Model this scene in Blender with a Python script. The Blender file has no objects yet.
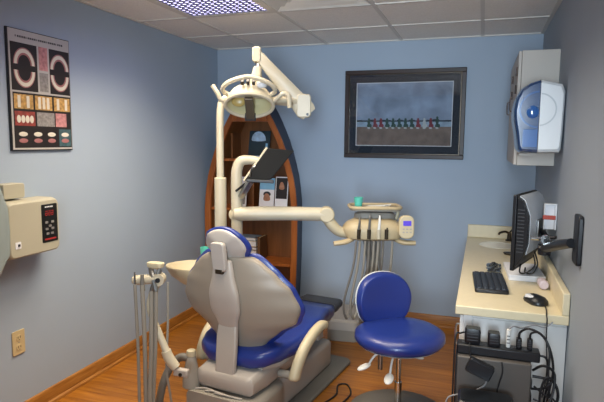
import bpy, bmesh, math, random
from mathutils import Matrix, Vector
random.seed(7)
SC = bpy.context.scene
COL = SC.collection
PI = math.pi
R = math.radians

# ---------------------------------------------------------------- camera, world, lamps, exposure
cam = bpy.data.cameras.new('camera'); cam_o = bpy.data.objects.new('camera', cam); COL.objects.link(cam_o)
YAW, PITCH, ROLL = 0.324157, 0.112396, 0.009214
fw = Vector((-math.sin(YAW)*math.cos(PITCH), math.cos(YAW)*math.cos(PITCH), -math.sin(PITCH)))
r0 = Vector((math.cos(YAW), math.sin(YAW), 0)); u0 = r0.cross(fw)
rr = math.cos(ROLL)*r0 + math.sin(ROLL)*u0; uu = -math.sin(ROLL)*r0 + math.cos(ROLL)*u0
M = Matrix.Identity(4)
for i in range(3):
    M[i][0] = rr[i]; M[i][1] = uu[i]; M[i][2] = -fw[i]
M.translation = (2.2806, -4.3807, 1.5014)
cam_o.matrix_world = M
cam.sensor_fit = 'HORIZONTAL'; cam.sensor_width = 36; cam.lens = 533.75*36/604; cam.clip_start = 0.02
SC.camera = cam_o

w = bpy.data.worlds.new('world'); SC.world = w; w.use_nodes = True
w.node_tree.nodes['Background'].inputs[0].default_value = (0.78, 0.88, 1.0, 1)
w.node_tree.nodes['Background'].inputs[1].default_value = 0.3

def area(name, loc, sx, sy, power, col, spread=150, rot=(0, 0, 0)):
    l = bpy.data.lights.new(name, 'AREA'); l.shape = 'RECTANGLE'; l.size = sx; l.size_y = sy
    l.energy = power; l.color = col; l.spread = R(spread)
    o = bpy.data.objects.new(name, l); COL.objects.link(o); o.location = loc; o.rotation_euler = rot
    return o
area('troffer_light', (0.718, -1.78, 2.262), 0.52, 1.10, 21, (1.0, 0.83, 0.58), 124)
area('added_middle_fill', (1.33, -2.45, 2.262), 0.52, 1.10, 13, (1.0, 0.89, 0.72), 138)  # added unseen lamp over the middle of the room, no fixture modelled
area('added_right_fill', (1.94, -2.05, 2.262), 0.52, 1.10, 8, (1.0, 0.89, 0.72), 122)  # extra unseen lamp, added to brighten floor and counter
area('added_rear_fill', (1.33, -3.70, 2.262), 0.52, 1.10, 8, (1.0, 0.90, 0.74), 120)  # overhead fill added further back, out of view
area('added_camera_side_fill', (2.31, -5.28, 1.55), 0.55, 1.3, 17, (0.72, 0.87, 1.0), 60, (R(90), 0, R(10)))  # added fill behind the camera, brightens the back wall
SC.view_settings.view_transform = 'Standard'; SC.view_settings.look = 'None'
SC.view_settings.exposure = 0.0; SC.view_settings.gamma = 1; SC.view_settings.use_curve_mapping = False
try:
    SC.cycles.use_denoising = True
    SC.cycles.max_bounces = 8
except Exception:
    pass

# ---------------------------------------------------------------- materials
def lin(h):
    h = h.lstrip('#'); c = [int(h[i:i+2], 16)/255 for i in (0, 2, 4)]
    return tuple(x/12.92 if x <= .04045 else ((x+.055)/1.055)**2.4 for x in c) + (1,)
def mat(name, hexc, rough=.5, metal=0, var=.06, scale=6, bump=0, bscale=200, coat=0, emit=0, alpha=1, trans=0):
    m = bpy.data.materials.new(name); m.use_nodes = True
    nt = m.node_tree; b = nt.nodes['Principled BSDF']
    c = lin(hexc)
    b.inputs['Roughness'].default_value = rough; b.inputs['Metallic'].default_value = metal
    b.inputs['Coat Weight'].default_value = coat; b.inputs['Alpha'].default_value = alpha
    b.inputs['Transmission Weight'].default_value = trans
    tc = nt.nodes.new('ShaderNodeTexCoord')
    if var:
        n = nt.nodes.new('ShaderNodeTexNoise'); n.inputs['Scale'].default_value = scale; n.inputs['Detail'].default_value = 3
        rp = nt.nodes.new('ShaderNodeValToRGB')
        rp.color_ramp.elements[0].position = .3; rp.color_ramp.elements[1].position = .7
        rp.color_ramp.elements[0].color = tuple(x*(1-var) for x in c[:3])+(1,)
        rp.color_ramp.elements[1].color = tuple(min(1, x*(1+var)) for x in c[:3])+(1,)
        nt.links.new(tc.outputs['Object'], n.inputs['Vector']); nt.links.new(n.outputs['Fac'], rp.inputs['Fac'])
        nt.links.new(rp.outputs['Color'], b.inputs['Base Color'])
    else:
        b.inputs['Base Color'].default_value = c
    if bump:
        n2 = nt.nodes.new('ShaderNodeTexNoise'); n2.inputs['Scale'].default_value = bscale
        bp = nt.nodes.new('ShaderNodeBump'); bp.inputs['Strength'].default_value = bump; bp.inputs['Distance'].default_value = .01
        nt.links.new(tc.outputs['Object'], n2.inputs['Vector']); nt.links.new(n2.outputs['Fac'], bp.inputs['Height'])
        nt.links.new(bp.outputs['Normal'], b.inputs['Normal'])
    if emit:
        b.inputs['Emission Color'].default_value = c; b.inputs['Emission Strength'].default_value = emit
    return m

def wood_mat(name, h1, h2, rough, stretch=(1, 14, 14), planks=False):
    m = bpy.data.materials.new(name); m.use_nodes = True
    nt = m.node_tree; b = nt.nodes['Principled BSDF']; L = nt.links.new; N = nt.nodes.new
    b.inputs['Roughness'].default_value = rough
    tc = N('ShaderNodeTexCoord'); mp = N('ShaderNodeMapping'); mp.inputs['Scale'].default_value = stretch
    L(tc.outputs['Object'], mp.inputs['Vector'])
    n = N('ShaderNodeTexNoise'); n.inputs['Scale'].default_value = 2.2; n.inputs['Detail'].default_value = 5; n.inputs['Distortion'].default_value = .6
    L(mp.outputs['Vector'], n.inputs['Vector'])
    rp = N('ShaderNodeValToRGB'); rp.color_ramp.elements[0].position = .32; rp.color_ramp.elements[1].position = .7
    rp.color_ramp.elements[0].color = lin(h1); rp.color_ramp.elements[1].color = lin(h2)
    L(n.outputs['Fac'], rp.inputs['Fac'])
    out = rp.outputs['Color']
    if planks:
        br = N('ShaderNodeTexBrick'); br.inputs['Scale'].default_value = 1
        br.inputs['Brick Width'].default_value = 1.1; br.inputs['Row Height'].default_value = .095
        br.inputs['Mortar Size'].default_value = .0016; br.inputs['Mortar Smooth'].default_value = .2
        br.inputs['Color1'].default_value = (1.08, 1.06, 1.04, 1); br.inputs['Color2'].default_value = (.84, .82, .78, 1)
        br.inputs['Mortar'].default_value = (.5, .42, .34, 1); br.offset = .37
        m2 = N('ShaderNodeMapping'); m2.inputs['Rotation'].default_value = (0, 0, 0)
        L(tc.outputs['Object'], m2.inputs['Vector']); L(m2.outputs['Vector'], br.inputs['Vector'])
        mx = N('ShaderNodeMixRGB'); mx.blend_type = 'MULTIPLY'; mx.inputs['Fac'].default_value = 1
        L(out, mx.inputs['Color1']); L(br.outputs['Color'], mx.inputs['Color2']); out = mx.outputs['Color']
    L(out, b.inputs['Base Color'])
    return m

def glass_mat(name, tint, refl=.10, rough=.02):
    m = bpy.data.materials.new(name); m.use_nodes = True
    nt = m.node_tree; nt.nodes.remove(nt.nodes['Principled BSDF']); N = nt.nodes.new; L = nt.links.new
    t = N('ShaderNodeBsdfTransparent'); t.inputs[0].default_value = tint
    g = N('ShaderNodeBsdfGlossy'); g.inputs['Roughness'].default_value = rough
    fr = N('ShaderNodeFresnel'); fr.inputs['IOR'].default_value = 1.45
    ad = N('ShaderNodeMath'); ad.operation = 'ADD'; ad.inputs[1].default_value = refl-.04; ad.use_clamp = True
    mx = N('ShaderNodeMixShader'); L(fr.outputs[0], ad.inputs[0]); L(ad.outputs[0], mx.inputs[0])
    L(t.outputs[0], mx.inputs[1]); L(g.outputs[0], mx.inputs[2]); L(mx.outputs[0], nt.nodes['Material Output'].inputs[0])
    return m

MT = dict(
    wall=mat('pale_blue_paint', '#a3b2c3', .72, var=.025, scale=1.5, bump=.08, bscale=350),
    wall_shaded=mat('shaded_pale_blue_paint', '#9aa4b0', .68, var=.025, scale=1.5, bump=.08, bscale=350),  # same paint as wall, with the dim side's shade mixed into the colour
    tile=mat('ceiling_tile', '#efece6', .9, var=.05, scale=90, bump=.25, bscale=260),
    grid=mat('ceiling_bar', '#d6d2ca', .5, var=.02),
    floor=wood_mat('oak_laminate', '#8d5416', '#b07326', .4, (1.2, 16, 16), True),
    base=wood_mat('baseboard_oak', '#8f5a22', '#b37a38', .42, (3, 3, 40)),
    shelfwood=wood_mat('pine_varnish', '#8a4718', '#b0652a', .4, (14, 14, 1.4)),
    shelfback=wood_mat('shelf_panel', '#704420', '#86542c', .5, (12, 12, 1.2)),
    navy=mat('navy_hull_paint', '#16233f', .5),
    frame=wood_mat('mahogany', '#1a0b08', '#2e140d', .45, (4, 4, 4)),
    matboard=mat('navy_matboard', '#1d2735', .8),
    cream=mat('cream_enamel', '#bfb59e', .38, var=.03),
    cream2=mat('warm_cream_plastic', '#bbaf92', .42, var=.04),
    greige=mat('greige_plastic', '#a69d94', .45, var=.03),
    greige2=mat('grey_plastic', '#8f887e', .5, var=.03),
    shell=mat('chair_back_shell', '#8d8376', .45, var=.02),
    blue=mat('royal_blue_vinyl', '#1d3078', .34, var=.05, scale=9, bump=.05, bscale=400, coat=.1),
    darkgrey=mat('dark_grey_plastic', '#3b3d42', .5),
    base_grey=mat('floor_plate_grey', '#6c6861', .55),
    black=mat('black_plastic', '#14151a', .38, var=.1),
    mattblack=mat('matt_black', '#0c0d0f', .9),
    blackgloss=mat('black_gloss', '#0d0f13', .3, var=0),
    key=mat('key_black', '#23252c', .45, var=.05),
    white=mat('white_plastic', '#dcdcd8', .45, var=.02),
    paper=mat('white_paper', '#e6e6ea', .8, var=.02),
    chrome=mat('chrome', '#c9c9c9', .16, 1, var=0),
    steel=mat('brushed_steel', '#a5a5a3', .32, 1, var=.05),
    bronze=mat('dark_bronze', '#4a4238', .35, .8),
    hose=mat('grey_hose', '#8a857b', .5),
    hosedark=mat('dark_grey_hose', '#6d6963', .5),
    teal=mat('teal_plastic', '#58bba8', .5),
    counter=mat('cream_laminate', '#dccfae', .36, var=.03, scale=30),
    cabinet=mat('white_cabinet', '#d9d8d6', .5, var=.02),
    wallcab=mat('beige_cabinet', '#b8b0a6', .5, var=.02),
    apron=mat('grey_green_vinyl', '#8f9b9b', .55, var=.06, bump=.05),
    box=mat('ivory_plastic', '#b3ae9a', .45, var=.02),
    outlet=mat('ivory_outlet', '#cdb98d', .45, var=.02),
    lightshell=mat('pale_grey_plastic', '#b0a8a0', .45, var=.02),
    padtan=mat('pale_tan_plastic', '#c4b594', .42, var=.03),
    shield=mat('dark_brown_plastic', '#4e473c', .4), tan=mat('tan_plastic', '#b3a281', .42, var=.04),
    yellow=mat('reflector_cream', '#cfc59a', .3, var=.05),
    amber=mat('amber_glass', '#c2a866', .3, var=.05),
    silver=mat('silver_plastic', '#d0d3d8', .35, 0),
    pcgrey=mat('taupe_grey_metal', '#57524e', .5, .1),
    red=mat('red_plastic', '#a83a2a', .5),
    led=mat('red_led', '#a02a2a', .5, var=0, emit=.15),
    purple=mat('violet_screen', '#4a35b0', .4, var=0, emit=.55),
    tube=mat('fluorescent_tube', '#e9e2ff', .5, var=0, emit=9),
    diffuser=mat('lit_diffuser', '#ddd6ff', .5, var=0, emit=6),
    louver=mat('mirror_louver', '#5c5a66', .4, .6, var=0),
    jaw_gum=mat('gum_pink', '#a06a6a', .6), jaw_tooth=mat('tooth_white', '#d8d2c4', .6),
    photo_dark=mat('photo_black', '#181214', .6), photo_gold=mat('photo_gold', '#b58f52', .6, var=.4, scale=60),
    photo_pink=mat('photo_pink', '#b77f80', .6, var=.3, scale=50), photo_grey=mat('photo_grey', '#8a8684', .6, var=.3, scale=60),
    photo_red=mat('photo_red', '#8a3a34', .6, var=.4, scale=50), photo_teal=mat('photo_teal', '#3d5a60', .6, var=.3, scale=50),
    poster=mat('poster_paper', '#b9b6b2', .6, var=.03), ink=mat('dark_ink', '#33333a', .8, var=0),
    sky_print=mat('cloud_print', '#8592a8', .7, var=.38, scale=6), sand=mat('sand_print', '#75645c', .7, var=.25, scale=16),
    sea=mat('sea_print', '#8fa2b6', .7, var=.2, scale=20), treeline=mat('far_shore_print', '#25303c', .8),
    rider_red=mat('rider_red_print', '#7c2836', .7), rider_green=mat('rider_green_print', '#25463f', .7), rider_white=mat('rider_pale_print', '#b4b8ba', .7),
    lightblue=mat('light_blue_print', '#7fb6d8', .6, var=.1), skin=mat('portrait_print', '#a3745a', .6, var=.25, scale=30),
    darkcard=mat('dark_teal_card', '#20343c', .5, var=.3), moon=mat('pale_globe_print', '#a9c4dc', .6, var=.25, scale=25),
    bookA=mat('blue_grey_cover', '#6b7a8c', .6), bookB=mat('cream_cover', '#c9bd9c', .6), bookC=mat('brown_cover', '#6a4a2c', .6), bookD=mat('olive_cover', '#8a8468', .6),
    basin=mat('basin_ivory', '#f0ebdc', .2, var=.02), pinkroll=mat('pale_lilac_plastic', '#c9bcc4', .5),
    wrap=glass_mat('clear_wrap', (.78, .86, .95, 1), .2, .12), glass=glass_mat('picture_glass', (.97, .98, .98, 1), .07, .03),
    bluewin=mat('blue_translucent', '#2b5c9c', .12, var=.15, scale=8, coat=.6), bluedark=mat('deep_blue_translucent', '#1c3b66', .14, var=.15, coat=.5),
    disp_reflection=mat('dispenser_reflection', '#cdd0d2', .35, var=.02), disp_reflection_ring=mat('dispenser_reflection_ring', '#adb2b6', .4, var=.02),  # pale tones of the reflection painted on the blue dispenser
    cable=mat('black_cable', '#15161a', .5, var=0), wire=mat('silver_wire', '#8a8a8c', .4, var=0),
)

# ---------------------------------------------------------------- mesh helpers
def BM(): return bmesh.new()
def box(bm, x0, x1, y0, y1, z0, z1):
    v = [bm.verts.new(p) for p in ((x0,y0,z0),(x1,y0,z0),(x1,y1,z0),(x0,y1,z0),(x0,y0,z1),(x1,y0,z1),(x1,y1,z1),(x0,y1,z1))]
    for f in ((3,2,1,0),(4,5,6,7),(0,1,5,4),(1,2,6,5),(2,3,7,6),(3,0,4,7)): bm.faces.new([v[i] for i in f])
    return bm
def loft(bm, rings, cap=True, closed=True):
    vs = [[bm.verts.new(p) for p in rg] for rg in rings]
    n = len(vs[0])
    for a, b in zip(vs, vs[1:]):
        for i in range(n if closed else n-1):
            j = (i+1) % n
            bm.faces.new((a[i], a[j], b[j], b[i]))
    if cap:
        bm.faces.new(list(reversed(vs[0]))); bm.faces.new(vs[-1])
    return bm
def spline(pts, k=6):
    P = [Vector(p) for p in pts]
    if len(P) < 3: return P
    out = []
    for i in range(len(P)-1):
        p0 = P[max(i-1, 0)]; p1 = P[i]; p2 = P[i+1]; p3 = P[min(i+2, len(P)-1)]
        for s in range(k):
            t = s/k
            out.append(.5*((2*p1)+(-p0+p2)*t+(2*p0-5*p1+4*p2-p3)*t*t+(-p0+3*p1-3*p2+p3)*t**3))
    out.append(P[-1]); return out
def tube(bm, pts, r, n=10, smooth=True, k=6, flat=1.0):
    P0 = [Vector(p) for p in pts]; rl = r if isinstance(r, (list, tuple)) else [r]*len(P0)
    if smooth and len(P0) > 2:
        P = spline(P0, k); rad = []
        for i in range(len(P)):
            f = i/k; a = min(int(f), len(rl)-1); b = min(a+1, len(rl)-1); rad.append(rl[a]+(rl[b]-rl[a])*(f-a))
    else: P, rad = P0, rl
    t0 = (P[1]-P[0]).normalized(); ref = Vector((0, 0, 1)) if abs(t0.z) < .9 else Vector((1, 0, 0))
    nrm = t0.cross(ref).normalized(); rings = []
    for i, p in enumerate(P):
        t = (P[min(i+1, len(P)-1)]-P[max(i-1, 0)]).normalized()
        nrm = (nrm-t*nrm.dot(t)).normalized(); b = t.cross(nrm)
        rings.append([p+(nrm*math.cos(2*PI*j/n)+b*math.sin(2*PI*j/n)*flat)*rad[i] for j in range(n)])
    return loft(bm, rings)
def lathe(bm, prof, c=(0, 0, 0), n=28, sx=1, sy=1, mtx=None):
    rings = []
    for r, z in prof:
        rg = [Vector((max(r, 1e-4)*math.cos(2*PI*i/n)*sx, max(r, 1e-4)*math.sin(2*PI*i/n)*sy, z)) for i in range(n)]
        if mtx: rg = [mtx @ v for v in rg]
        rings.append([v+Vector(c) for v in rg])
    return loft(bm, rings)
def prism(bm, pts, fn, a, b):
    return loft(bm, [[fn(u, v, a) for u, v in pts], [fn(u, v, b) for u, v in pts]])
def rrect(w, h, r, n=5, cx=0, cy=0):
    o = []
    for (sx, sy, a0) in ((1, 1, 0), (-1, 1, 90), (-1, -1, 180), (1, -1, 270)):
        for i in range(n+1):
            a = R(a0+90*i/n); o.append((cx+sx*(w/2-r)+r*math.cos(a), cy+sy*(h/2-r)+r*math.sin(a)))
    return o
def ball(bm, c, rx, ry=None, rz=None, n=18):
    ry = ry or rx; rz = rz or rx
    m = 10
    prof = [(math.sin(PI*i/m), -math.cos(PI*i/m)) for i in range(m+1)]
    rings = [[Vector((c[0]+max(r, .003)*rx*math.cos(2*PI*j/n), c[1]+max(r, .003)*ry*math.sin(2*PI*j/n), c[2]+z*rz)) for j in range(n)] for r, z in prof]
    return loft(bm, rings)
MTX = {}
def obj(name, bm, m, parent=None, bevel=0, sub=0, seg=2, W=False, flat=False, label=None, angle=35, solid=0):
    """one mesh object; W = the shape was laid out in room coordinates"""
    if parent is not None and W:
        root = parent
        while root.parent: root = root.parent
        bm.transform(MTX[root.name].inverted())
    bmesh.ops.recalc_face_normals(bm, faces=bm.faces[:])
    me = bpy.data.meshes.new(name); bm.to_mesh(me); bm.free()
    o = bpy.data.objects.new(name, me); COL.objects.link(o)
    me.materials.append(MT[m] if isinstance(m, str) else m)
    if not flat:
        for p in me.polygons: p.use_smooth = True
        if not sub: me.set_sharp_from_angle(angle=R(angle))
    if solid:
        s = o.modifiers.new('solid', 'SOLIDIFY'); s.thickness = solid; s.offset = 0
    if bevel:
        b = o.modifiers.new('bevel', 'BEVEL'); b.width = bevel; b.segments = seg; b.limit_method = 'ANGLE'; b.angle_limit = R(40)
        b.harden_normals = False
        for p in me.polygons: p.use_smooth = True
    if sub:
        s = o.modifiers.new('sub', 'SUBSURF'); s.levels = sub; s.render_levels = sub
    if parent is not None: o.parent = parent
    if label: o['label'] = label
    return o
def thing(name, label, cat, loc=(0, 0, 0), rotz=0, group=None):
    o = bpy.data.objects.new(name, None); COL.objects.link(o); o.empty_display_size = .05
    o.location = loc; o.rotation_euler = (0, 0, rotz); o['label'] = label; o['category'] = cat
    if group: o['group'] = group
    MTX[o.name] = Matrix.Translation(loc) @ Matrix.Rotation(rotz, 4, 'Z')
    return o
CAMP = Vector((2.2806, -4.3807, 1.5014)); K = 1.077
def far(p): return CAMP+(Vector(p)-CAMP)*K
def grown(o):
    o.scale = (K, K, K); MTX[o.name] = MTX[o.name] @ Matrix.Scale(K, 4); return o
def solo(name, bm, m, label, cat, loc, rotz=0, group=None, W=True, **k):
    """a thing that is one mesh, its origin at loc"""
    T = Matrix.Translation(loc) @ Matrix.Rotation(rotz, 4, 'Z')
    if W: bm.transform(T.inverted())
    o = obj(name, bm, m, None, **k); o.location = loc; o.rotation_euler = (0, 0, rotz); MTX[o.name] = T
    o['label'] = label; o['category'] = cat
    if group: o['group'] = group
    return o
def struct(name, bm, m, parent=None, **k):
    o = obj(name, bm, m, parent, **k)
    if parent is None: o['kind'] = 'structure'; MTX[o.name] = Matrix.Identity(4)
    return o

# ---------------------------------------------------------------- the room
W_, H_, YF = 2.668, 2.305, -5.35
struct('floor', box(BM(), -.1, W_+.1, YF-.1, .1, -.08, 0), 'floor')
struct('wall_left', box(BM(), -.1, 0, YF, 0, 0, H_), 'wall')
struct('wall_back', box(BM(), -.1, W_+.1, 0, .1, 0, H_), 'wall')
struct('wall_front', box(BM(), -.1, 1.96, YF-.1, YF, 0, H_), 'wall_shaded')
struct('wall_right', box(BM(), W_, W_+.1, YF, 0, 0, H_), 'wall_shaded')
BX = [.413+.61*k for k in range(4)]; BY = [-.556-.61*k for k in range(8)]
ceil = struct('ceiling', box(BM(), -.1, W_+.1, YF-.1, .1, H_+.10, H_+.16), 'tile')
ce = [0]+BX+[W_]; cy = [0]+BY+[YF]
b = BM()
for i in range(len(ce)-1):
    for j in range(len(cy)-1):
        if i == 1 and j in (2, 3): continue                        # the light's bay
        if i == 2 and j == 2: continue                             # the air diffuser's bay
        box(b, ce[i], ce[i+1], cy[j+1], cy[j], H_, H_+.03)
struct('ceiling_tiles', b, 'tile', ceil, flat=True)
b = BM()
for x in BX: box(b, x-.012, x+.012, YF, 0, H_-.006, H_+.004)
for y in BY:
    for i in range(len(ce)-1): box(b, ce[i]+.012*(i > 0), ce[i+1]-.012*(i < 4), y-.012, y+.012, H_-.006, H_+.004)
box(b, 0, .022, YF, 0, H_-.008, H_); box(b, W_-.022, W_, YF, 0, H_-.008, H_); box(b, .022, W_-.022, -.022, 0, H_-.008, H_)
struct('ceiling_grid', b, 'grid', ceil, flat=True)
prof = [(0, 0), (.026, 0), (.024, .014), (.013, .022), (.013, .078), (.008, .088), (0, .092)]
struct('baseboard_left', prism(BM(), prof, lambda u, v, a: (u, a, v), YF, 0), 'base')
struct('baseboard_back', prism(BM(), prof, lambda u, v, a: (a, -u, v), .014, 2.21), 'base')

# ---------------------------------------------------------------- ceiling light and air diffuser
t = thing('ceiling_light', 'recessed fluorescent ceiling light with a mirrored egg-crate louver', 'light', (.718, -1.776, H_))
x0, x1, y0, y1 = .425, 1.011, -2.374, -1.178
b = BM()
for (a, c, d, e) in ((x0, x1, y0, y0+.03), (x0, x1, y1-.03, y1), (x0, x0+.03, y0+.03, y1-.03), (x1-.03, x1, y0+.03, y1-.03)): box(b, a, c, d, e, H_-.006, H_+.035)
obj('frame', b, 'grid', t, W=True)
b = BM()
nx, ny = 13, 27
for i in range(nx+1):
    x = x0+.03+(x1-x0-.06)*i/nx; box(b, x-.005, x+.005, y0+.03, y1-.03, H_-.003, H_+.002)
for j in range(ny+1):
    y = y0+.03+(y1-y0-.06)*j/ny; box(b, x0+.03, x1-.03, y-.007, y+.007, H_-.0035, H_+.0025)
obj('louver', b, 'louver', t, W=True, flat=True)
obj('reflector', box(BM(), x0, x1, y0, y1, H_+.08, H_+.09), 'louver', t, W=True)
obj('diffuser', box(BM(), x0+.02, x1-.02, y0+.02, y1-.02, H_+.004, H_+.007), 'diffuser', t, W=True)
for i in range(3):
    x = x0+.12+i*(x1-x0-.24)/2
    obj('tube', tube(BM(), [(x, y0+.05, H_+.05), (x, y1-.05, H_+.05)], .016, 10, False), 'tube', t, W=True)
t = thing('ceiling_vent', 'square stepped air diffuser set in the ceiling grid', 'vent', (1.328, -1.471, H_))
for k in range(4):
    b = BM(); h = .29-.062*k; hi = h-.036; z = H_-.004+.006*k
    for s in range(4):
        a = [Vector((h, -h, 0)), Vector((h, h, 0)), Vector((hi, hi, .022)), Vector((hi, -hi, .022))]
        vs = [Matrix.Rotation(PI/2*s, 3, 'Z') @ v for v in a]
        loft(b, [[(v.x+1.328, v.y-1.471, v.z+z) for v in vs], [(v.x+1.328, v.y-1.471, v.z+z+.003) for v in vs]])
    obj('louver_ring', b, 'grid', t, W=True, flat=True)
obj('duct_plate', box(BM(), 1.04, 1.617, -1.76, -1.182, H_+.05, H_+.06), 'black', t, W=True)

# ---------------------------------------------------------------- wall pictures
t = thing('dental_poster', 'tall dental chart poster with jaw photographs on the left wall', 'poster', (0, -2.055, 1.436))
PY0, PY1, PZ0, PZ1 = -2.268, -1.842, 1.436, 2.055
obj('board', box(BM(), .001, .012, PY0, PY1, PZ0, PZ1), 'black', t, W=True)
obj('sheet', box(BM(), .012, .0135, PY0+.008, PY1-.004, PZ0+.006, PZ1-.004), 'poster', t, W=True)
def panel(u0, u1, v0, v1, m, name='photo'):
    fy = lambda u: PY0+(PY1-PY0)*u; fz = lambda v: PZ1-(PZ1-PZ0)*v
    return obj(name, box(BM(), .0135, .0143, fy(u0), fy(u1), fz(v1), fz(v0)), m, t, W=True, flat=True), fy, fz
b = BM()
for k in range(24):
    u = .12+.032*k
    box(b, .0135, .0141, PY0+.426*u, PY0+.426*(u+(.022 if k % 5 else .012)), PZ1-.042, PZ1-.032)
obj('title', b, 'ink', t, W=True, flat=True)
obj('photo_grid', box(BM(), .0135, .0138, PY0+.426*.045, PY0+.426*.985, PZ1-.619*.975, PZ1-.619*.515), 'photo_dark', t, W=True, flat=True)
for (u0, u1, v0, v1, m) in ((.04, .44, .11, .50, 'photo_dark'), (.64, .985, .11, .50, 'photo_dark'), (.47, .61, .11, .31, 'photo_pink'), (.47, .61, .33, .49, 'photo_grey'),
        (.06, .35, .53, .65, 'photo_gold'), (.38, .66, .53, .65, 'photo_gold'), (.69, .97, .53, .65, 'photo_gold'),
        (.06, .37, .67, .79, 'photo_red'), (.40, .69, .67, .79, 'photo_grey'), (.71, .90, .67, .79, 'photo_pink'),
        (.07, .28, .81, .965, 'photo_dark'), (.31, .50, .81, .965, 'photo_dark'), (.53, .73, .81, .965, 'photo_dark'), (.76, .97, .81, .965, 'photo_teal')):
    panel(u0, u1, v0, v1, m)
def arch(uc, vc, up, ru, rv, name):
    for nm, ro, ri, m, dx in (('gums', 1.0, .58, 'jaw_gum', .0150), ('teeth', .93, .70, 'jaw_tooth', .0156)):
        o2 = []
        for s in (ro, ri):
            ring = []
            for i in range(15):
                a = PI*i/14; ring.append((uc+math.cos(a)*ru*s, vc-up*(math.sin(a)*rv*s-.0*rv)))
            o2.append(ring)
        poly = o2[0]+o2[1][::-1]
        bb = BM()
        vs = [[bb.verts.new((x, PY0+(PY1-PY0)*u, PZ1-(PZ1-PZ0)*v)) for (u, v) in poly] for x in (.0143, dx)]
        n = len(poly); h = n//2
        for q in vs:
            for i in range(h-1): bb.faces.new((q[i], q[i+1], q[n-2-i], q[n-1-i]))
        for i in range(n): bb.faces.new((vs[0][i], vs[0][(i+1) % n], vs[1][(i+1) % n], vs[1][i]))
        obj(name+'_'+nm, bb, m, t, W=True, flat=True)
for uc in (.24, .81):
    arch(uc, .285, 1, .165, .14, 'upper_jaw'); arch(uc, .335, -1, .165, .14, 'lower_jaw')
for uc in (.175, .405, .63, .865):
    for dv, mm in ((.86, 'jaw_tooth'), (.915, 'jaw_gum')):
        bb = BM(); ball(bb, (.0146, PY0+.426*uc, PZ1-.619*dv), .0012, .03, .012, 10); obj('denture', bb, mm, t, W=True)
bb = BM()
for k in range(4): ball(bb, (.0146, PY0+.426*(.12+.065*k), PZ1-.619*.735), .0012, .013, .02, 8)
obj('front_teeth', bb, 'jaw_tooth', t, W=True)
for (u, v) in ((.135, .59), (.27, .59), (.45, .59), (.52, .59), (.59, .59), (.76, .59), (.90, .59)):
    bb = BM(); box(bb, .0143, .0148, PY0+.426*(u-.022), PY0+.426*(u+.022), PZ1-.619*(v+.05), PZ1-.619*(v-.05)); obj('molar_photo', bb, 'jaw_tooth', t, W=True, bevel=.003)

t = thing('framed_picture', 'large dark framed beach photograph with a navy mat on the back wall', 'picture', (1.66, 0, 1.366))
fx0, fx1, fz0, fz1 = 1.184, 2.140, 1.366, 2.074
def ringbox(bm, x0, x1, z0, z1, w, y0, y1):
    box(bm, x0, x1, y0, y1, z0, z0+w); box(bm, x0, x1, y0, y1, z1-w, z1); box(bm, x0, x0+w, y0, y1, z0+w, z1-w); box(bm, x1-w, x1, y0, y1, z0+w, z1-w)
b = BM(); ringbox(b, fx0, fx1, fz0, fz1, .034, -.032, -.001); obj('frame', b, 'frame', t, W=True, bevel=.004)
b = BM(); ringbox(b, fx0+.034, fx1-.034, fz0+.034, fz1-.034, .005, -.026, -.004); obj('inner_trim', b, 'bronze', t, W=True)
obj('mat_board', box(BM(), fx0+.03, fx1-.03, -.012, -.004, fz0+.03, fz1-.03), 'matboard', t, W=True)
ix0, ix1, iz0, iz1 = fx0+.1, fx1-.1, fz0+.105, fz1-.105
b = BM(); ringbox(b, ix0-.005, ix1+.005, iz0-.005, iz1+.005, .005, -.0145, -.012); obj('mat_bevel', b, 'paper', t, W=True)
hz = iz0+.30*(iz1-iz0)
obj('print', box(BM(), ix0, ix1, -.014, -.012, iz0, iz1), 'sky_print', t, W=True, flat=True)
obj('printed_sand', box(BM(), ix0, ix1, -.0146, -.014, iz0, hz), 'sand', t, W=True, flat=True)
obj('printed_sea', box(BM(), ix0, ix1, -.0146, -.014, hz, hz+.045), 'sea', t, W=True, flat=True)
b = BM()
for k in range(16):
    xx = ix0+(ix1-ix0)*k/16; box(b, xx, xx+(ix1-ix0)/16, -.0150, -.0146, hz+.040, hz+.050+.012*random.random())
obj('printed_shore', b, 'treeline', t, W=True, flat=True)
seq = ['rider_green', 'rider_red', 'rider_red', 'rider_green', 'rider_green', 'rider_green', 'rider_green', 'rider_green', 'rider_red', 'rider_white', 'rider_red', 'rider_green']
for k, mm in enumerate(seq):
    xx = ix0+(ix1-ix0)*(.135+.0655*k); b = BM(); s = .95 if k > 10 else .78
    ball(b, (xx, -.0152, hz+.075*s), .009, .0012, .011); ball(b, (xx, -.0152, hz+.045*s), .012, .0012, .028*s); ball(b, (xx+.004, -.0152, hz+.008), .02, .0012, .018)
    obj('printed_rider', b, mm, t, W=True)
b = BM()
for k in range(12):
    xx = ix0+(ix1-ix0)*(.135+.0655*k); ball(b, (xx, -.0152, hz-.008), .013, .0012, .009, 10)
obj('printed_wheels', b, 'rider_white', t, W=True)
obj('glass', box(BM(), fx0+.036, fx1-.036, -.0205, -.0185, fz0+.036, fz1-.036), 'glass', t, W=True, flat=True)

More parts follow.
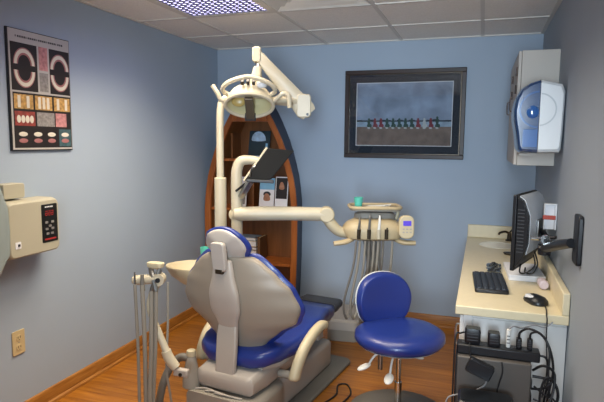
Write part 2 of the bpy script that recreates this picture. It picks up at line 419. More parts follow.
# ---------------------------------------------------------------- left wall fittings
def outlet(loc, rot, label):
    t = thing('wall_outlet', label, 'outlet', loc, rot)
    prism(b := BM(), rrect(.08, .13, .008), lambda u, v, a: (a, u, v), 0, .006); obj('cover_plate', b, 'outlet', t, bevel=.002)
    for s in (-1, 1):
        prism(b := BM(), rrect(.034, .030, .012), lambda u, v, a: (a, u, v+s*.026), .006, .009); so = obj('socket', b, 'outlet', t)
        b = BM(); box(b, .009, .0094, -.009, -.006, s*.026-.003, s*.026+.009); box(b, .009, .0094, .006, .009, s*.026-.003, s*.026+.009); box(b, .009, .0094, -.002, .002, s*.026-.012, s*.026-.008)
        obj('slots', b, 'black', so, flat=True)
    ball(b := BM(), (.006, 0, 0), .003); obj('screw', b, 'steel', t)
outlet((.0005, -2.281, .43), 0, 'ivory double wall outlet low on the left wall')
outlet((W_-.0005, -1.98, .28), PI, 'ivory wall outlet on the right wall behind the computer cables')

t = thing('xray_control', 'ivory x-ray control box with black display panel on left wall', 'control box', (0, -2.235, .905))
loft(b := BM(), [[(.001, u-2.262, v+1.048) for u, v in rrect(.335, .285, .02)], [(.10, u-2.262, v+1.048) for u, v in rrect(.335, .285, .02)], [(.135, u-2.262, v+1.048) for u, v in rrect(.32, .272, .03)]])
obj('housing', b, 'box', t, W=True, bevel=.006)
prism(b := BM(), rrect(.105, .20, .006, cx=-2.168, cy=1.06), lambda u, v, a: (a, u, v), .134, .1375); dp = obj('display_panel', b, 'blackgloss', t, W=True)
b = BM()
for k in range(3):
    for (dx, dz, w_, h_) in ((0, 0, .012, .003), (0, .011, .012, .003), (0, .022, .012, .003), (-.006, .005, .003, .011), (.006, .005, .003, .011), (.006, .017, .003, .010)):
        box(b, .1375, .138, -2.19+.02*k+dx-w_/2, -2.19+.02*k+dx+w_/2, 1.10+dz, 1.10+dz+h_)
obj('digits', b, 'led', dp, W=True, flat=True)
for (yy, zz) in ((-2.19, 1.065), (-2.15, 1.065), (-2.19, 1.03), (-2.168, 1.045), (-2.15, 1.03), (-2.185, 1.005), (-2.155, 1.005)):
    prism(b := BM(), rrect(.018, .012, .003, cx=yy, cy=zz), lambda u, v, a: (a, u, v), .1375, .139); obj('button', b, 'photo_grey', dp, W=True)
b = BM()
for k in range(5): box(b, .1375, .138, -2.198+.011*k, -2.190+.011*k, 1.143, 1.149)
obj('heading', b, 'paper', dp, W=True, flat=True)
b = BM(); box(b, .1375, .138, -2.205, -2.13, .972, .980); obj('red_stripe', b, 'led', dp, W=True, flat=True)
prism(b := BM(), rrect(.034, .034, .004, cx=-2.375, cy=.975), lambda u, v, a: (a, u, v), .1345, .1375); sw = obj('switch_plate', b, 'paper', t, W=True)
b = BM(); box(b, .1375, .142, -2.377, -2.367, .970, .982); obj('switch', b, 'black', sw, W=True)

b = BM(); prism(b, rrect(.13, .075, .012, cx=-2.325, cy=1.238), lambda u, v, a: (a, u, v), .001, .075); box(b, .03, .06, -2.43, -2.388, 1.22, 1.24)
solo('wall_bracket', b, 'box', 'ivory wall bracket between grey apron and x-ray control box', 'bracket', (0, -2.325, 1.20), bevel=.004)
b = BM(); rings = []
NU, NV = 26, 16
grid = []
for j in range(NV+1):
    v = j/NV; z = 1.285-.475*v; row = []
    for i in range(NU+1):
        u = i/NU; y = -2.862+.40*u
        corner = max(0, (u-.72)/.28)*max(0, (v-.72)/.28)
        fold = .018*math.sin(u*17+v*1.2)*(.4+.6*v)
        x = .150+fold*.6
        top = max(0, .25-v)/.25
        row.append(b.verts.new((x, y-.03*top*u+.02*math.sin(3*v)*u, z+.11*corner*1.0)))
    grid.append(row)
for j in range(NV):
    for i in range(NU): b.faces.new((grid[j][i], grid[j][i+1], grid[j+1][i+1], grid[j+1][i]))
solo('lead_apron', b, 'apron', 'grey-green lead apron hanging at left edge beside x-ray control box', 'apron', (.165, -2.64, .81), solid=.035)
b = BM(); tube(b, [(.002, -2.75, 1.31), (.10, -2.75, 1.31), (.165, -2.75, 1.33), (.165, -2.75, 1.30)], .008); box(b, .001, .01, -2.79, -2.71, 1.27, 1.35)
box(b, .150, .180, -2.82, -2.50, 1.288, 1.30)
solo('apron_hanger', b, 'steel', 'steel wall hanger carrying the grey-green apron', 'hanger', (0, -2.75, 1.27))

# ---------------------------------------------------------------- boat bookshelf
t = thing('boat_bookshelf', 'upright wooden boat-shaped bookshelf with navy hull in the back corner', 'bookshelf', (.447, -.16, 0))
CX = .450
HW = [(.0, .395), (.15, .405), (.5, .418), (.9, .422), (1.05, .412), (1.2, .386), (1.35, .344), (1.5, .288), (1.62, .230), (1.72, .175), (1.8, .12), (1.84, .07)]
def hw(z):
    for (a, p), (c, q) in zip(HW, HW[1:]):
        if z <= c: return p+(q-p)*(z-a)/(c-a)
    return HW[-1][1]
ZS = [0, .08, .2, .35, .5, .7, .9, 1.0, 1.1, 1.2, 1.3, 1.4, 1.5, 1.58, 1.66, 1.74, 1.80, 1.84]
Y0, Y1 = -.30, -.012
def outline(y, inset):
    k = 1-.13*(y-Y0)/(Y1-Y0)
    lf = [(CX-(hw(z)*k-inset), y, z) for z in ZS]; rt = [(CX+(hw(z)*k-inset), y, z) for z in reversed(ZS)]
    return lf+rt
def shell(bm, ya, yb, oa, ia):
    A, B, C_, D_ = outline(ya, oa), outline(yb, oa), outline(yb, ia), outline(ya, ia)
    v = [[bm.verts.new(p) for p in q] for q in (A, B, C_, D_)]; n = len(A)
    for a in range(4):
        c = (a+1) % 4
        for i in range(n-1): bm.faces.new((v[a][i], v[a][i+1], v[c][i+1], v[c][i]))
    bm.faces.new([q[0] for q in v]); bm.faces.new([q[-1] for q in v][::-1])
    return bm
obj('hull', shell(BM(), Y0+.012, Y1, 0, .014), 'navy', t, W=True)
obj('hull_lining', shell(BM(), Y0+.012, Y1-.004, .0145, .022), 'shelfback', t, W=True)
obj('gunwale', shell(BM(), Y0-.012, Y0+.012, -.001, .052), 'shelfwood', t, W=True, bevel=.004)
o2 = outline(-.035, .022); o3 = outline(-.02, .022)
loft(b := BM(), [o2, o3]); obj('back_panel', b, 'shelfback', t, W=True)
for zs in (.05, .455, .905, 1.325):
    k0, k1 = 1, .80; th = .022; b = BM(); k = .022
    p = [(CX-hw(zs)+.024, Y0+.012), (CX+hw(zs)-.024, Y0+.012), (CX+hw(zs)*.87-.024, -.036), (CX-hw(zs)*.87+.024, -.036)]
    prism(b, p, lambda u, v, a: (u, v, a), zs, zs+th); obj('shelf', b, 'shelfwood', t, W=True)
zs = 1.655; p = [(CX-hw(zs)+.03, 0), (CX+hw(zs)-.03, 0), (CX+hw(1.78)-.03, .12), (CX-hw(1.78)+.03, .12)]
prism(BMd := BM(), p, lambda u, v, a: (u, a, zs+v), Y0-.006, Y0+.02); obj('bow_deck', BMd, 'shelfwood', t, W=True)
box(b := BM(), .425, .44, -.2, -.036, .93, 1.32); obj('divider', b, 'shelfback', t, W=True)
box(b := BM(), .225, .245, -.2, -.036, 1.35, 1.56); obj('divider', b, 'shelfback', t, W=True)

def card(x0, x1, y, z0, z1, m, name, label, cat, lean=.02, extra=()):
    T = thing(name, label, cat, ((x0+x1)/2, y, z0))
    def q(bm, a0, a1, c0, c1, d0, d1):
        vs = []
        for (dd, zz) in ((d0, c0), (d1, c0), (d1, c1), (d0, c1)):
            vs.append((y+dd+lean*(zz-z0)/(z1-z0), zz))
        loft(bm, [[(a0, p, s) for p, s in vs], [(a1, p, s) for p, s in vs]])
        return bm
    obj('card', q(BM(), x0, x1, z0, z1, 0, .004), m, T, W=True, flat=True)
    for nm, a0, a1, c0, c1, mm, shape in extra:
        X = lambda a: x0+(x1-x0)*a; Z = lambda a: z0+(z1-z0)*a
        if shape == 'box': obj(nm, q(BM(), X(a0), X(a1), Z(c0), Z(c1), -.0012, 0), mm, T, W=True, flat=True)
        else:
            zc = (Z(c0)+Z(c1))/2
            ball(bb := BM(), ((X(a0)+X(a1))/2, y+lean*(zc-z0)/(z1-z0)-.0006, zc), (X(a1)-X(a0))/2, .002, (Z(c1)-Z(c0))/2); obj(nm, bb, mm, T, W=True)
SH = 1.347
card(.365, .56, -.16, SH, SH+.235, 'darkcard', 'display_card', 'dark card with a pale globe picture on the top shelf', 'card', .05, (('globe_print', .12, .8, .36, .98, 'moon', 'ball'), ('caption_strip', .02, .6, .02, .10, 'moon', 'box'), ('blue_bottle_print', .80, .9, .1, .55, 'lightblue', 'box')))
SH = .927
card(.245, .365, -.20, SH, SH+.26, 'paper', 'brochure', 'white brochure with grey leaf pattern half behind the monitor mount', 'brochure', .04, (('leaf_print', .1, .9, .1, .7, 'photo_grey', 'box'),))
card(.485, .62, -.20, SH, SH+.255, 'paper', 'brochure', 'brochure with blue header and small child portrait on middle shelf', 'brochure', .04, (('header', 0, 1, .62, 1, 'lightblue', 'box'), ('portrait', .28, .75, .1, .5, 'skin', 'ball'), ('hair', .26, .77, .36, .56, 'ink', 'ball')))
card(.635, .748, -.215, SH, SH+.27, 'paper', 'brochure', 'brochure with dark portrait of a smiling woman, rightmost on middle shelf', 'brochure', .04, (('photo', .06, .94, .32, .97, 'photo_dark', 'box'), ('portrait', .3, .72, .42, .85, 'skin', 'ball')))
SH = .477
z = SH
for k, (wd, dp_, th, mm, lab) in enumerate(((.20, .15, .045, 'bookD', 'thick olive book at the bottom of the flat stack on the low shelf'), (.19, .145, .04, 'bookB', 'cream book second from bottom in the flat stack'), (.21, .15, .028, 'bookC', 'brown book third in the flat stack on the low shelf'), (.18, .14, .05, 'bookB', 'thick cream book just under the top of the stack'), (.185, .14, .03, 'bookA', 'blue-grey book on top of the flat stack on the low shelf'))):
    bt = thing('book', lab, 'book', (.375+.008*(k % 2), -.16, z), group='books on the low shelf')
    b = BM(); box(b, -wd/2, wd/2, -dp_/2, dp_/2, 0, .004); box(b, -wd/2, wd/2, -dp_/2, dp_/2, th-.004, th); box(b, -wd/2, -wd/2+.004, -dp_/2, dp_/2, .004, th-.004)
    obj('cover', b, mm, bt); obj('pages', box(BM(), -wd/2+.004, wd/2-.004, -dp_/2+.004, dp_/2-.004, .0041, th-.0041), 'paper', bt); z += th+.0004
bt = thing('book', 'brown book standing upright right of the flat stack', 'book', (.503, -.16, SH), group='books on the low shelf')
b = BM(); box(b, -.012, -.009, -.08, .08, 0, .2); box(b, .009, .012, -.08, .08, 0, .2); box(b, -.009, .009, -.08, -.077, 0, .2)
obj('cover', b, 'bookC', bt); obj('pages', box(BM(), -.009, .009, -.077, .078, .004, .196), 'bookB', bt)

# ---------------------------------------------------------------- dental chair (own frame: +y towards the toe end)
TH = R(8)
ch = thing('dental_chair', 'blue and grey reclining dental patient chair seen from behind', 'dental chair', (1.09, -1.87, 0), -TH)
def interp(tab, t):
    for (a, *p), (c, *q) in zip(tab, tab[1:]):
        if t <= c:
            s = 0 if c == a else max(0, (t-a)/(c-a)); s = s*s*(3-2*s)
            return [x+(y-x)*s for x, y in zip(p, q)]
    return list(tab[-1][1:])
#        t    half-width
BACK = [(0, .13), (.10, .155), (.22, .225), (.36, .335), (.5, .362), (.68, .325), (.84, .250), (.94, .19), (1, .14)]
def back_pt(u, t, off, grow=0):
    hwid = interp(BACK, t)[0]+grow
    y = -.10*t-.035*math.sin(PI*t)+off; z = .385+.535*t
    yy = y+.105*abs(u)**2.4*(.35+.65*math.sin(PI*min(1, t*1.05)))
    return (u*hwid, yy, z)
def sheet(f0, f1, NU=16, NV=20):
    bm = BM(); g = []
    for f in (f0, f1): g.append([[bm.verts.new(f(-1+2*i/NU, j/NV)) for i in range(NU+1)] for j in range(NV+1)])
    A, B = g
    for j in range(NV):
        for i in range(NU):
            bm.faces.new((A[j][i], A[j][i+1], A[j+1][i+1], A[j+1][i])); bm.faces.new((B[j][i], B[j+1][i], B[j+1][i+1], B[j][i+1]))
    loop = [(0, i) for i in range(NU)]+[(j, NU) for j in range(NV)]+[(NV, i) for i in range(NU, 0, -1)]+[(j, 0) for j in range(NV, 0, -1)]
    for k in range(len(loop)):
        (j0, i0), (j1, i1) = loop[k], loop[(k+1) % len(loop)]
        bm.faces.new((A[j0][i0], B[j0][i0], B[j1][i1], A[j1][i1]))
    return bm
obj('backrest_shell', sheet(lambda u, t: back_pt(u, t, -.028, -.004), lambda u, t: back_pt(u, t, .008, 0)), 'shell', ch, bevel=.01, sub=1)
def gz(p, dz=0): return (p[0], p[1], p[2]+dz)
obj('backrest_cushion', sheet(lambda u, t: gz(back_pt(u, t, .012, .018), .016*(2*t-1)), lambda u, t: gz(back_pt(u, t, .075-.048*abs(u)**2, .008), .008*(2*t-1))), 'blue', ch, bevel=.014, sub=1)
# spine cover
SP = [(0, .055, 0), (.10, .062, .0), (.30, .088, .02), (.5, .088, .03), (.8, .064, .02), (1, .052, 0)]
def sp(u, t, off):
    w_, o_ = interp(SP, t); z = .53+.375*t; tt = (z-.385)/.535
    p = back_pt(0, tt, -.036, 0)
    return (u*w_, p[1]-off*(1-.35*abs(u)**4)*(.7+o_*12), z)
obj('spine_cover', sheet(lambda u, t: sp(u, t, .032), lambda u, t: sp(u, t, -.012), 8, 14), 'greige', ch, bevel=.01, sub=1)
loft(b := BM(), [[(s*wd, y+d, z) for s, d in ((-1, 0), (1, 0), (1, .03), (-1, .03))] for wd, y, z in ((.058, -.145, .295), (.060, -.135, .40), (.060, -.125, .50), (.054, -.115, .56))])
obj('back_hinge_plate', b, 'greige', ch, bevel=.008)
# headrest
def head_pt(u, v, off, s):
    a = math.atan2(v, u); r = max(abs(u), abs(v))
    wx = .122 if v < 0 else .138
    return (math.cos(a)*r*wx*s, off-.135-.05*v*s+.03*r*r, .960+math.sin(a)*r*.116*s)
def headsheet(o1, s1, o2, s2):
    return sheet(lambda u, t: head_pt(u, 2*t-1, o1, s1), lambda u, t: head_pt(u, 2*t-1, o2, s2), 10, 10)
obj('headrest_shell', headsheet(-.020, .84, .0, .90), 'lightshell', ch, bevel=.006, sub=1)
obj('headrest_cushion', headsheet(-.002, 1.0, .036, .96), 'blue', ch, bevel=.012, sub=1)
b = BM(); prism(b, rrect(.078, .15, .018), lambda u, v, a: (u, a-.135-.045*(v+.05)/.11*.4, .925+v), -.050, -.018)
obj('headrest_bracket', b, 'lightshell', ch, bevel=.006)
box(b := BM(), -.022, .022, -.185, -.150, .838, .862); obj('headrest_clamp', b, 'bronze', ch, bevel=.004)
box(b := BM(), -.03, .03, -.165, -.125, .77, .88); obj('headrest_stem', b, 'greige2', ch, bevel=.004)
# seat, lofted along y
SEAT = [(-.09, .15, .375, .06), (-.05, .215, .40, .085), (.05, .255, .415, .10), (.2, .29, .425, .11), (.42, .285, .445, .11), (.65, .235, .44, .10), (.80, .19, .40, .09), (.92, .165, .39, .085), (.95, .15, .385, .07)]
def seat_loft(tab, dz=0, ds=0, dth=0):
    rings = []
    for i in range(25):
        y = tab[0][0]+(tab[-1][0]-tab[0][0])*i/24
        wd, zt, th = interp(tab, y); wd -= ds; zt += dz; th += dth
        rg = []
        for (u, v) in rrect(2*wd, th, min(th*.42, .05), 4):
            rg.append((u, y, zt-th/2+v+.035*(abs(u)/wd)**2.5*(1 if y < .7 else max(0, 1-(y-.7)*4))))
        rings.append(rg)
    return loft(BM(), rings)
obj('seat_cushion', seat_loft(SEAT), 'blue', ch, angle=60)
TR = [(-.04, .17, .31, .035), (.1, .235, .325, .05), (.42, .255, .345, .05), (.7, .19, .335, .05), (.92, .14, .32, .04)]
obj('seat_tray', seat_loft(TR), 'greige', ch, angle=60)
TOE = [(.93, .20, .422, .04), (1.0, .20, .424, .05), (1.14, .195, .424, .05), (1.17, .17, .42, .03)]
obj('toe_cover', seat_loft([(.952, .155, .392, .06), (.98, .158, .395, .07), (1.09, .15, .392, .06), (1.11, .135, .38, .04)]), 'darkgrey', ch, angle=60)
# carriage, lift and base
b = BM(); loft(b, [[(u, y, zc+v) for u, v in rrect(2*wd, th, .035, 4)] for y, wd, zc, th in ((-.155, .15, .262, .07), (-.14, .175, .262, .10), (.0, .185, .266, .12), (.35, .18, .27, .12), (.55, .15, .28, .10))])
obj('carriage', b, 'greige', ch, angle=50)
b = BM(); loft(b, [[(u, y, .115+v) for u, v in rrect(2*wd, .17, .03, 4)] for y, wd in ((-.20, .20), (-.17, .215), (.10, .215), (.13, .20))])
obj('pump_housing', b, 'greige2', ch, angle=50)
b = BM(); loft(b, [[(u, y, zt/2+.015+v*zt/.2) for u, v in rrect(2*wd, .18, .03, 4)] for y, wd, zt in ((.14, .19, .19), (.4, .195, .20), (.80, .19, .195), (.86, .16, .17))])
obj('lift_housing', b, 'greige', ch, angle=50)
prism(b := BM(), rrect(.56, 1.15, .06, 5, 0, .40), lambda u, v, a: (u, v, a), 0, .026); obj('base_plate', b, 'base_grey', ch, bevel=.008)
def arm(s):
    pts = [(s*.300, .06, .25), (s*.306, .08, .31), (s*.313, .14, .385), (s*.318, .24, .44), (s*.322, .34, .463), (s*.322, .40, .45)]
    bm = BM(); P = spline(pts, 5); rings = []
    for i, p in enumerate(P):
        t = (P[min(i+1, len(P)-1)]-P[max(i-1, 0)]).normalized(); nx_ = Vector((1, 0, 0)); nn = nx_.cross(t).normalized()
        f = i/(len(P)-1); wd = .028*(1-.1*f); th = .036-.012*f
        if i in (0, len(P)-1): wd *= .7; th *= .7
        rings.append([p+nx_*u*wd*2+nn*v*th*2 for u, v in rrect(1, 1, .4, 4)])
    loft(bm, rings); return bm
for s in (-1, 1):
    a_ = obj('armrest', arm(s), 'cream2', ch, angle=60)
    tube(b := BM(), [(s*.20, .085, .262), (s*.275, .085, .262)], .022, 12, False); obj('pivot', b, 'greige2', a_)
    box(b := BM(), min(s*.24, s*.31), max(s*.24, s*.31), .34, .41, .37, .43) if s > 0 else box(b := BM(), -.31, -.26, .34, .41, .37, .43)
    obj('support', b, 'greige2', a_, bevel=.006)
b = BM()
for k in range(3): tube(b, [(-.16+.06*k, -.175, .205), (-.1+.05*k, -.16-.01*k, .212), (.02+.04*k, -.168, .205), (.12, -.16, .204)], .0045, 8)
obj('valve_tubing', b, 'greige', ch)
# suction post on the left of the pump housing
b = BM(); lathe(b, [(.048, 0), (.046, .04), (.036, .10), (.026, .155), (.022, .165)], (-.205, -.15, .20), 18); obj('suction_post', b, 'greige2', ch)
lathe(b := BM(), [(.024, 0), (.026, .01), (.024, .03), (.010, .036)], (-.205, -.15, .365), 16); obj('suction_cap', b, 'cream2', ch)
b = BM(); tube(b, [(-.215, -.155, .352), (-.265, -.165, .350), (-.31, -.19, .30), (-.335, -.22, .22), (-.345, -.245, .12), (-.34, -.26, .05), (-.26, -.265, .035), (-.18, -.23, .07)], .021, 12); obj('suction_hose', b, 'hosedark', ch)

# ---------------------------------------------------------------- assistant's arm (joined to the chair's left)
t = thing('assistant_arm', "cream assistant's instrument arm with hanging hoses left of the chair", 'instrument arm', (.90, -2.197, .36))
b = BM(); box(b, .885, .965, -2.20, -2.17, .345, .385); obj('bracket', b, 'greige', t, W=True, bevel=.008)
b = BM(); tube(b, [(.93, -2.202, .36), (.93, -2.207, .36)], .009, 12, False); obj('screw', b, 'black', t, W=True)
b = BM(); tube(b, [(.895, -2.185, .385), (.865, -2.195, .43), (.85, -2.20, .47)], [.024, .026, .024], 12); obj('elbow', b, 'cream', t, W=True)
b = BM(); tube(b, [(.862, -2.20, .445), (.81, -2.20, .56), (.768, -2.205, .67), (.775, -2.195, .75), (.80, -2.18, .80)], [.019, .017, .016, .016, .018], 12); obj('lower_link', b, 'cream', t, W=True)
b = BM(); tube(b, [(.683, -2.218, .815), (.70, -2.215, .815), (.81, -2.185, .826)], [.018, .024, .024], 14, False); obj('holder_bar', b, 'cream', t, W=True)
b = BM(); tube(b, [(.815, -2.205, .822), (.80, -2.16, .822)], .030, 16, False); kn = obj('swivel_knob', b, 'cream', t, W=True)
b = BM(); tube(b, [(.8165, -2.209, .822), (.815, -2.205, .822)], .012, 12, False); obj('knob_cap', b, 'black', kn, W=True)
b = BM(); loft(b, [[(.787+u*s, -2.178+v*s, z) for u, v in rrect(.088, .05, .02, 4)] for z, s in ((.872, .55), (.882, .95), (.898, 1), (.902, .95))]); obj('tray_head', b, 'cream2', t, W=True)
b = BM(); tube(b, [(.762, -2.185, .875), (.785, -2.20, .83), (.812, -2.214, .77)], [.012, .014, .011], 10); obj('suction_valve', b, 'steel', t, W=True)
b = BM(); tube(b, [(.812, -2.18, .872), (.80, -2.20, .82), (.785, -2.214, .77)], [.012, .014, .011], 10); obj('suction_valve', b, 'steel', t, W=True)
b = BM(); tube(b, [(.706, -2.236, .86), (.708, -2.237, .80)], [.004, .006], 8, False); obj('syringe_tip', b, 'chrome', t, W=True)
b = BM(); tube(b, [(.744, -2.23, .85), (.746, -2.231, .77)], [.009, .013], 10, False); obj('suction_tip', b, 'hosedark', t, W=True)
for (p, q, rad) in (((.708, -2.239, .80), (.742, -2.272, .20), .008), ((.746, -2.234, .80), (.772, -2.262, .20), .011), ((.786, -2.216, .77), (.790, -2.258, .22), .012), ((.812, -2.216, .77), (.80, -2.24, .22), .009), ((.835, -2.15, .80), (.845, -2.19, .40), .006)):
    P1, P2 = Vector(p), Vector(q); e = Vector((.90+.03*random.random(), -2.12, .10+.02*random.random()))
    tube(b := BM(), [P1, P1.lerp(P2, .5)+Vector((.004, 0, 0)), P2, P2+Vector((.015, -.005, -.12)), P2.lerp(e, .55)+Vector((0, 0, -.085 if q[2] < .3 else -.2)), e], rad, 10)
    obj('hose', b, 'hose', t, W=True)

# ---------------------------------------------------------------- cuspidor unit, light, delivery arm
RZ = R(18.5)
t = thing('cuspidor_unit', 'cream cuspidor bowl on a support column behind the chair back', 'cuspidor', far((.93, -1.56, 0)).to_2d().to_3d(), RZ); grown(t)
ZD = .1073
prism(b := BM(), rrect(.10, .11, .025, 5, -.02, .16), lambda u, v, a: (u, v, a), .0, .52); prism(b, rrect(.26, .30, .03, 5, -.03, .075), lambda u, v, a: (u, v, a-ZD), .625, .70); obj('column', b, 'cream', t, bevel=.008)
b = BM(); n = 28
def bowlring(s, z, dx=0):
    rg = []
    for i in range(n):
        a = 2*PI*i/n; x = math.cos(a); x = x*(1.25 if x < 0 else .95)
        rg.append((-.17+dx+x*.135*s-.055, -.115+math.sin(a)*.135*s*(1-.18*max(0, -math.cos(a))), z))
    return rg
loft(b, [bowlring(.25, .665, .03), bowlring(.55, .685, .02), bowlring(.85, .735, .005), bowlring(1.0, .785), bowlring(.99, .792), bowlring(.94, .79), bowlring(.78, .745, .005), bowlring(.5, .712, .01), bowlring(.1, .70, .02)])
b.transform(Matrix.Translation((0, 0, -ZD))); obj('bowl', b, 'cream2', t)
b = BM(); tube(b, [(-.20, -.10, .685), (-.15, -.06, .665), (-.10, .0, .66)], .035, 12); b.transform(Matrix.Translation((0, 0, -ZD))); obj('bowl_arm', b, 'cream', t)
b = BM(); tube(b, [(-.085, -.04, .70), (-.085, -.05, .82), (-.10, -.07, .845), (-.125, -.085, .835)], .009, 10); b.transform(Matrix.Translation((-.05, -.03, -ZD))); obj('water_spout', b, 'cream', t)
prism(b := BM(), rrect(.09, .09, .02), lambda u, v, a: (u-.178, v-.045, a-ZD), .76, .80); obj('cup_rest', b, 'cream', t)
lathe(b := BM(), [(.026, 0), (.027, .004), (.034, .085), (.032, .085), (.025, .006), (.001, .006)], (0, 0, 0), 20)
c_ = MTX[t.name] @ Vector((-.178, -.045, .8004-ZD))
solo('paper_cup', b, 'teal', 'teal plastic cup on the cuspidor behind the chair headrest', 'cup', c_, W=False)

# light on its own pole
t = thing('dental_light', 'cream overhead dental operating light on a tall curved pole', 'dental light', far((.845, -1.60, .70)), RZ); grown(t)
tube(b := BM(), [(.0, 0, .001), (0, 0, .585)], .0345, 18, False); obj('lower_pole', b, 'cream', t, bevel=.004)
tube(b := BM(), [(0, 0, .58), (0, 0, .80), (.003, .0, .96), (.012, .02, 1.02), (.05, .06, 1.045), (.16, .10, 1.04), (.40, .11, 1.025)], .021, 14, k=8); obj('upper_pole', b, 'cream', t)
# end box and spring arm: from (x .50,z 1.02) up to (x .235, z 1.30)
A0, A1 = Vector((.475, .10, 1.0)), Vector((.205, .09, 1.30))
d_ = (A1-A0).normalized(); n_ = Vector((-d_.z, 0, d_.x)); s_ = Vector((0, 1, 0))
rings = []
for f, h_ in ((-.14, .046), (-.09, .056), (.0, .058), (.15, .050), (.6, .038), (.95, .029), (1.0, .025)):
    p = A0+(A1-A0)*f; rings.append([p+n_*u*h_*2+s_*v*.06 for u, v in rrect(1, 1, .10, 1)])
loft(b := BM(), rings); obj('spring_arm', b, 'cream', t)
b = BM(); prism(b, rrect(.085, .135, .02, cx=.48, cy=1.005), lambda u, v, a: (u, a, v), .066, .134); obj('pivot_box', b, 'cream', t, bevel=.006)
tube(b := BM(), [(.502, .066, .955), (.502, .062, .955)], .008, 10, False); obj('pivot_screw', b, 'black', t)
b = BM(); prism(b, rrect(.05, .085, .014, cx=.205, cy=1.295), lambda u, v, a: (u, a, v), .055, .125); obj('arm_knuckle', b, 'cream', t, bevel=.006)
tube(b := BM(), [(.208, .085, 1.27), (.216, .075, 1.23), (.212, .06, 1.18)], [.012, .016, .020], 12); obj('yoke_stem', b, 'steel', t)
loft(b := BM(), [[(.212+x*s-.12*(1.22-z), .05+y*s, z) for x, y in rrect(.1, .075, .03, 4)] for z, s in ((1.225, .38), (1.21, .5), (1.14, .68), (1.08, .85), (1.055, .8))]); obj('yoke', b, 'cream', t)
# head, tipped down towards the viewer
HC = Vector((.170, -.005, 1.035)); TL = Matrix.Rotation(R(47), 3, 'X')        # local: x wide, y away, z up; reflector opens along -y
def hp(x, y, z): return HC+TL @ Vector((x, y, z))
NR = 32
def oval(rx, rz, y, dz=0, cut=0): return [hp(rx*math.cos(2*PI*i/NR), y, dz+rz*math.sin(2*PI*i/NR)) for i in range(NR)]
loft(b := BM(), [oval(.134, .090, -.03, -.02), oval(.140, .096, -.025, -.02), oval(.136, .092, .01, -.02), oval(.112, .08, .055, -.015), oval(.07, .046, .085, -.01), oval(.02, .012, .095, -.01)], cap=True)
bmesh.ops.delete(b, geom=[max(b.faces, key=lambda f: len(f.verts) and f.calc_area() if f.calc_center_median().y < HC.y+.02 and len(f.verts) > 10 else -1)], context='FACES')
obj('housing', b, 'cream', t)
loft(b := BM(), [oval(.127, .082, -.028, -.02), oval(.117, .075, .005, -.02), oval(.09, .068, .04, -.018), oval(.05, .04, .062, -.015), oval(.015, .01, .07, -.015)], cap=False)
obj('reflector', b, 'yellow', t)
b = BM(); tube(b, [hp(.136*math.cos(2*PI*i/24), -.03, -.02+.090*math.sin(2*PI*i/24)) for i in range(25)], .011, 8, k=2); obj('rim', b, 'cream', t)
b = BM(); tube(b, [hp(.148*math.cos(2*PI*i/24), .045-.03*abs(math.cos(2*PI*i/24)), .055+.070*math.sin(2*PI*i/24)) for i in range(25)], .013, 8, k=2); obj('top_hoop', b, 'cream', t)
b = BM(); box(b, -.022, .026, -.052, -.028, -.11, .045); b.transform(Matrix.Translation(HC) @ TL.to_4x4()); obj('lamp_shield', b, 'shield', t, bevel=.004)
box(b := BM(), -.032, .032, -.05, -.012, -.128, -.095); b.transform(Matrix.Translation(HC) @ TL.to_4x4()); obj('shield_foot', b, 'darkgrey', t, bevel=.004)
for k in range(3):
    box(b := BM(), -.045+.032*k, -.027+.032*k, .03, .06, .075, .10); b.transform(Matrix.Translation(HC) @ TL.to_4x4()); obj('vent_rib', b, 'black', t, bevel=.002)
ball(b := BM(), hp(.072, .03, .08), .03, .02, .02); obj('switch_knob', b, 'silver', t)
ball(b := BM(), hp(-.066, .012, -.03), .04, .012, .03); obj('bulb_glow_plate', b, 'amber', t)
for s in (-1, 1):
    pts = [(s*.130, .0, -.01), (s*.165, .0, .0), (s*.180, -.005, .03), (s*.210, -.005, .075)] if s < 0 else [(.130, 0, -.02), (.160, -.02, .005), (.195, -.025, .03), (.225, -.03, .015), (.230, -.03, -.05)]
    tube(b := BM(), [HC+Vector(p) for p in pts], .013, 10); obj('handle', b, 'cream', t)
tube(b := BM(), [HC+Vector((.125, .03, -.005)), HC+Vector((.20, .06, .0)), HC+Vector((.29, .10, -.010))], .020, 12); obj('side_joint', b, 'cream', t)

# delivery post, long arm, instrument head
t = thing('delivery_unit', 'cream dentist delivery unit with long arm and hanging handpieces', 'delivery unit', far((.935, -1.57, .70)), RZ); grown(t)
tube(b := BM(), [(0, 0, .001), (0, 0, .46)], .033, 18, False); obj('post', b, 'cream', t, bevel=.004)
tube(b := BM(), [(0, 0, .37), (.02, -.01, .375), (.28, .0, .378), (.52, .01, .374), (.545, .01, .374)], [.040, .042, .041, .040, .034], 18, k=4); obj('long_arm', b, 'cream', t, bevel=.004)
tube(b := BM(), [(.525, -.03, .374), (.525, .05, .374)], .046, 18, False); obj('elbow_cap', b, 'cream2', t, bevel=.008)
tube(b := BM(), [(.525, .005, .36), (.555, .005, .315), (.60, .01, .275), (.66, .02, .265), (.72, .02, .27)], [.034, .033, .031, .033, .034], 14); obj('lower_link', b, 'cream2', t)
hx, hy, hz_ = .80, .02, .285
loft(b := BM(), [[(hx+x*sx, hy+y*sy, hz_+z) for x, y in rrect(.36, .22, .09, 6)] for z, sx, sy in ((-.05, .80, .82), (-.04, .9, .95), (.0, 1, 1), (.02, .98, .97), (.045, .86, .85), (.062, .66, .65), (.066, .55, .5))]); hd = obj('instrument_head', b, 'tan', t)
loft(b := BM(), [[(hx+.015+x*sx, hy+.05+y*sx, hz_+z) for x, y in rrect(.25, .10, .045, 6)] for z, sx in ((.055, 1), (.09, .95), (.098, .85))]); obj('silicone_mat', b, 'greige2', t)
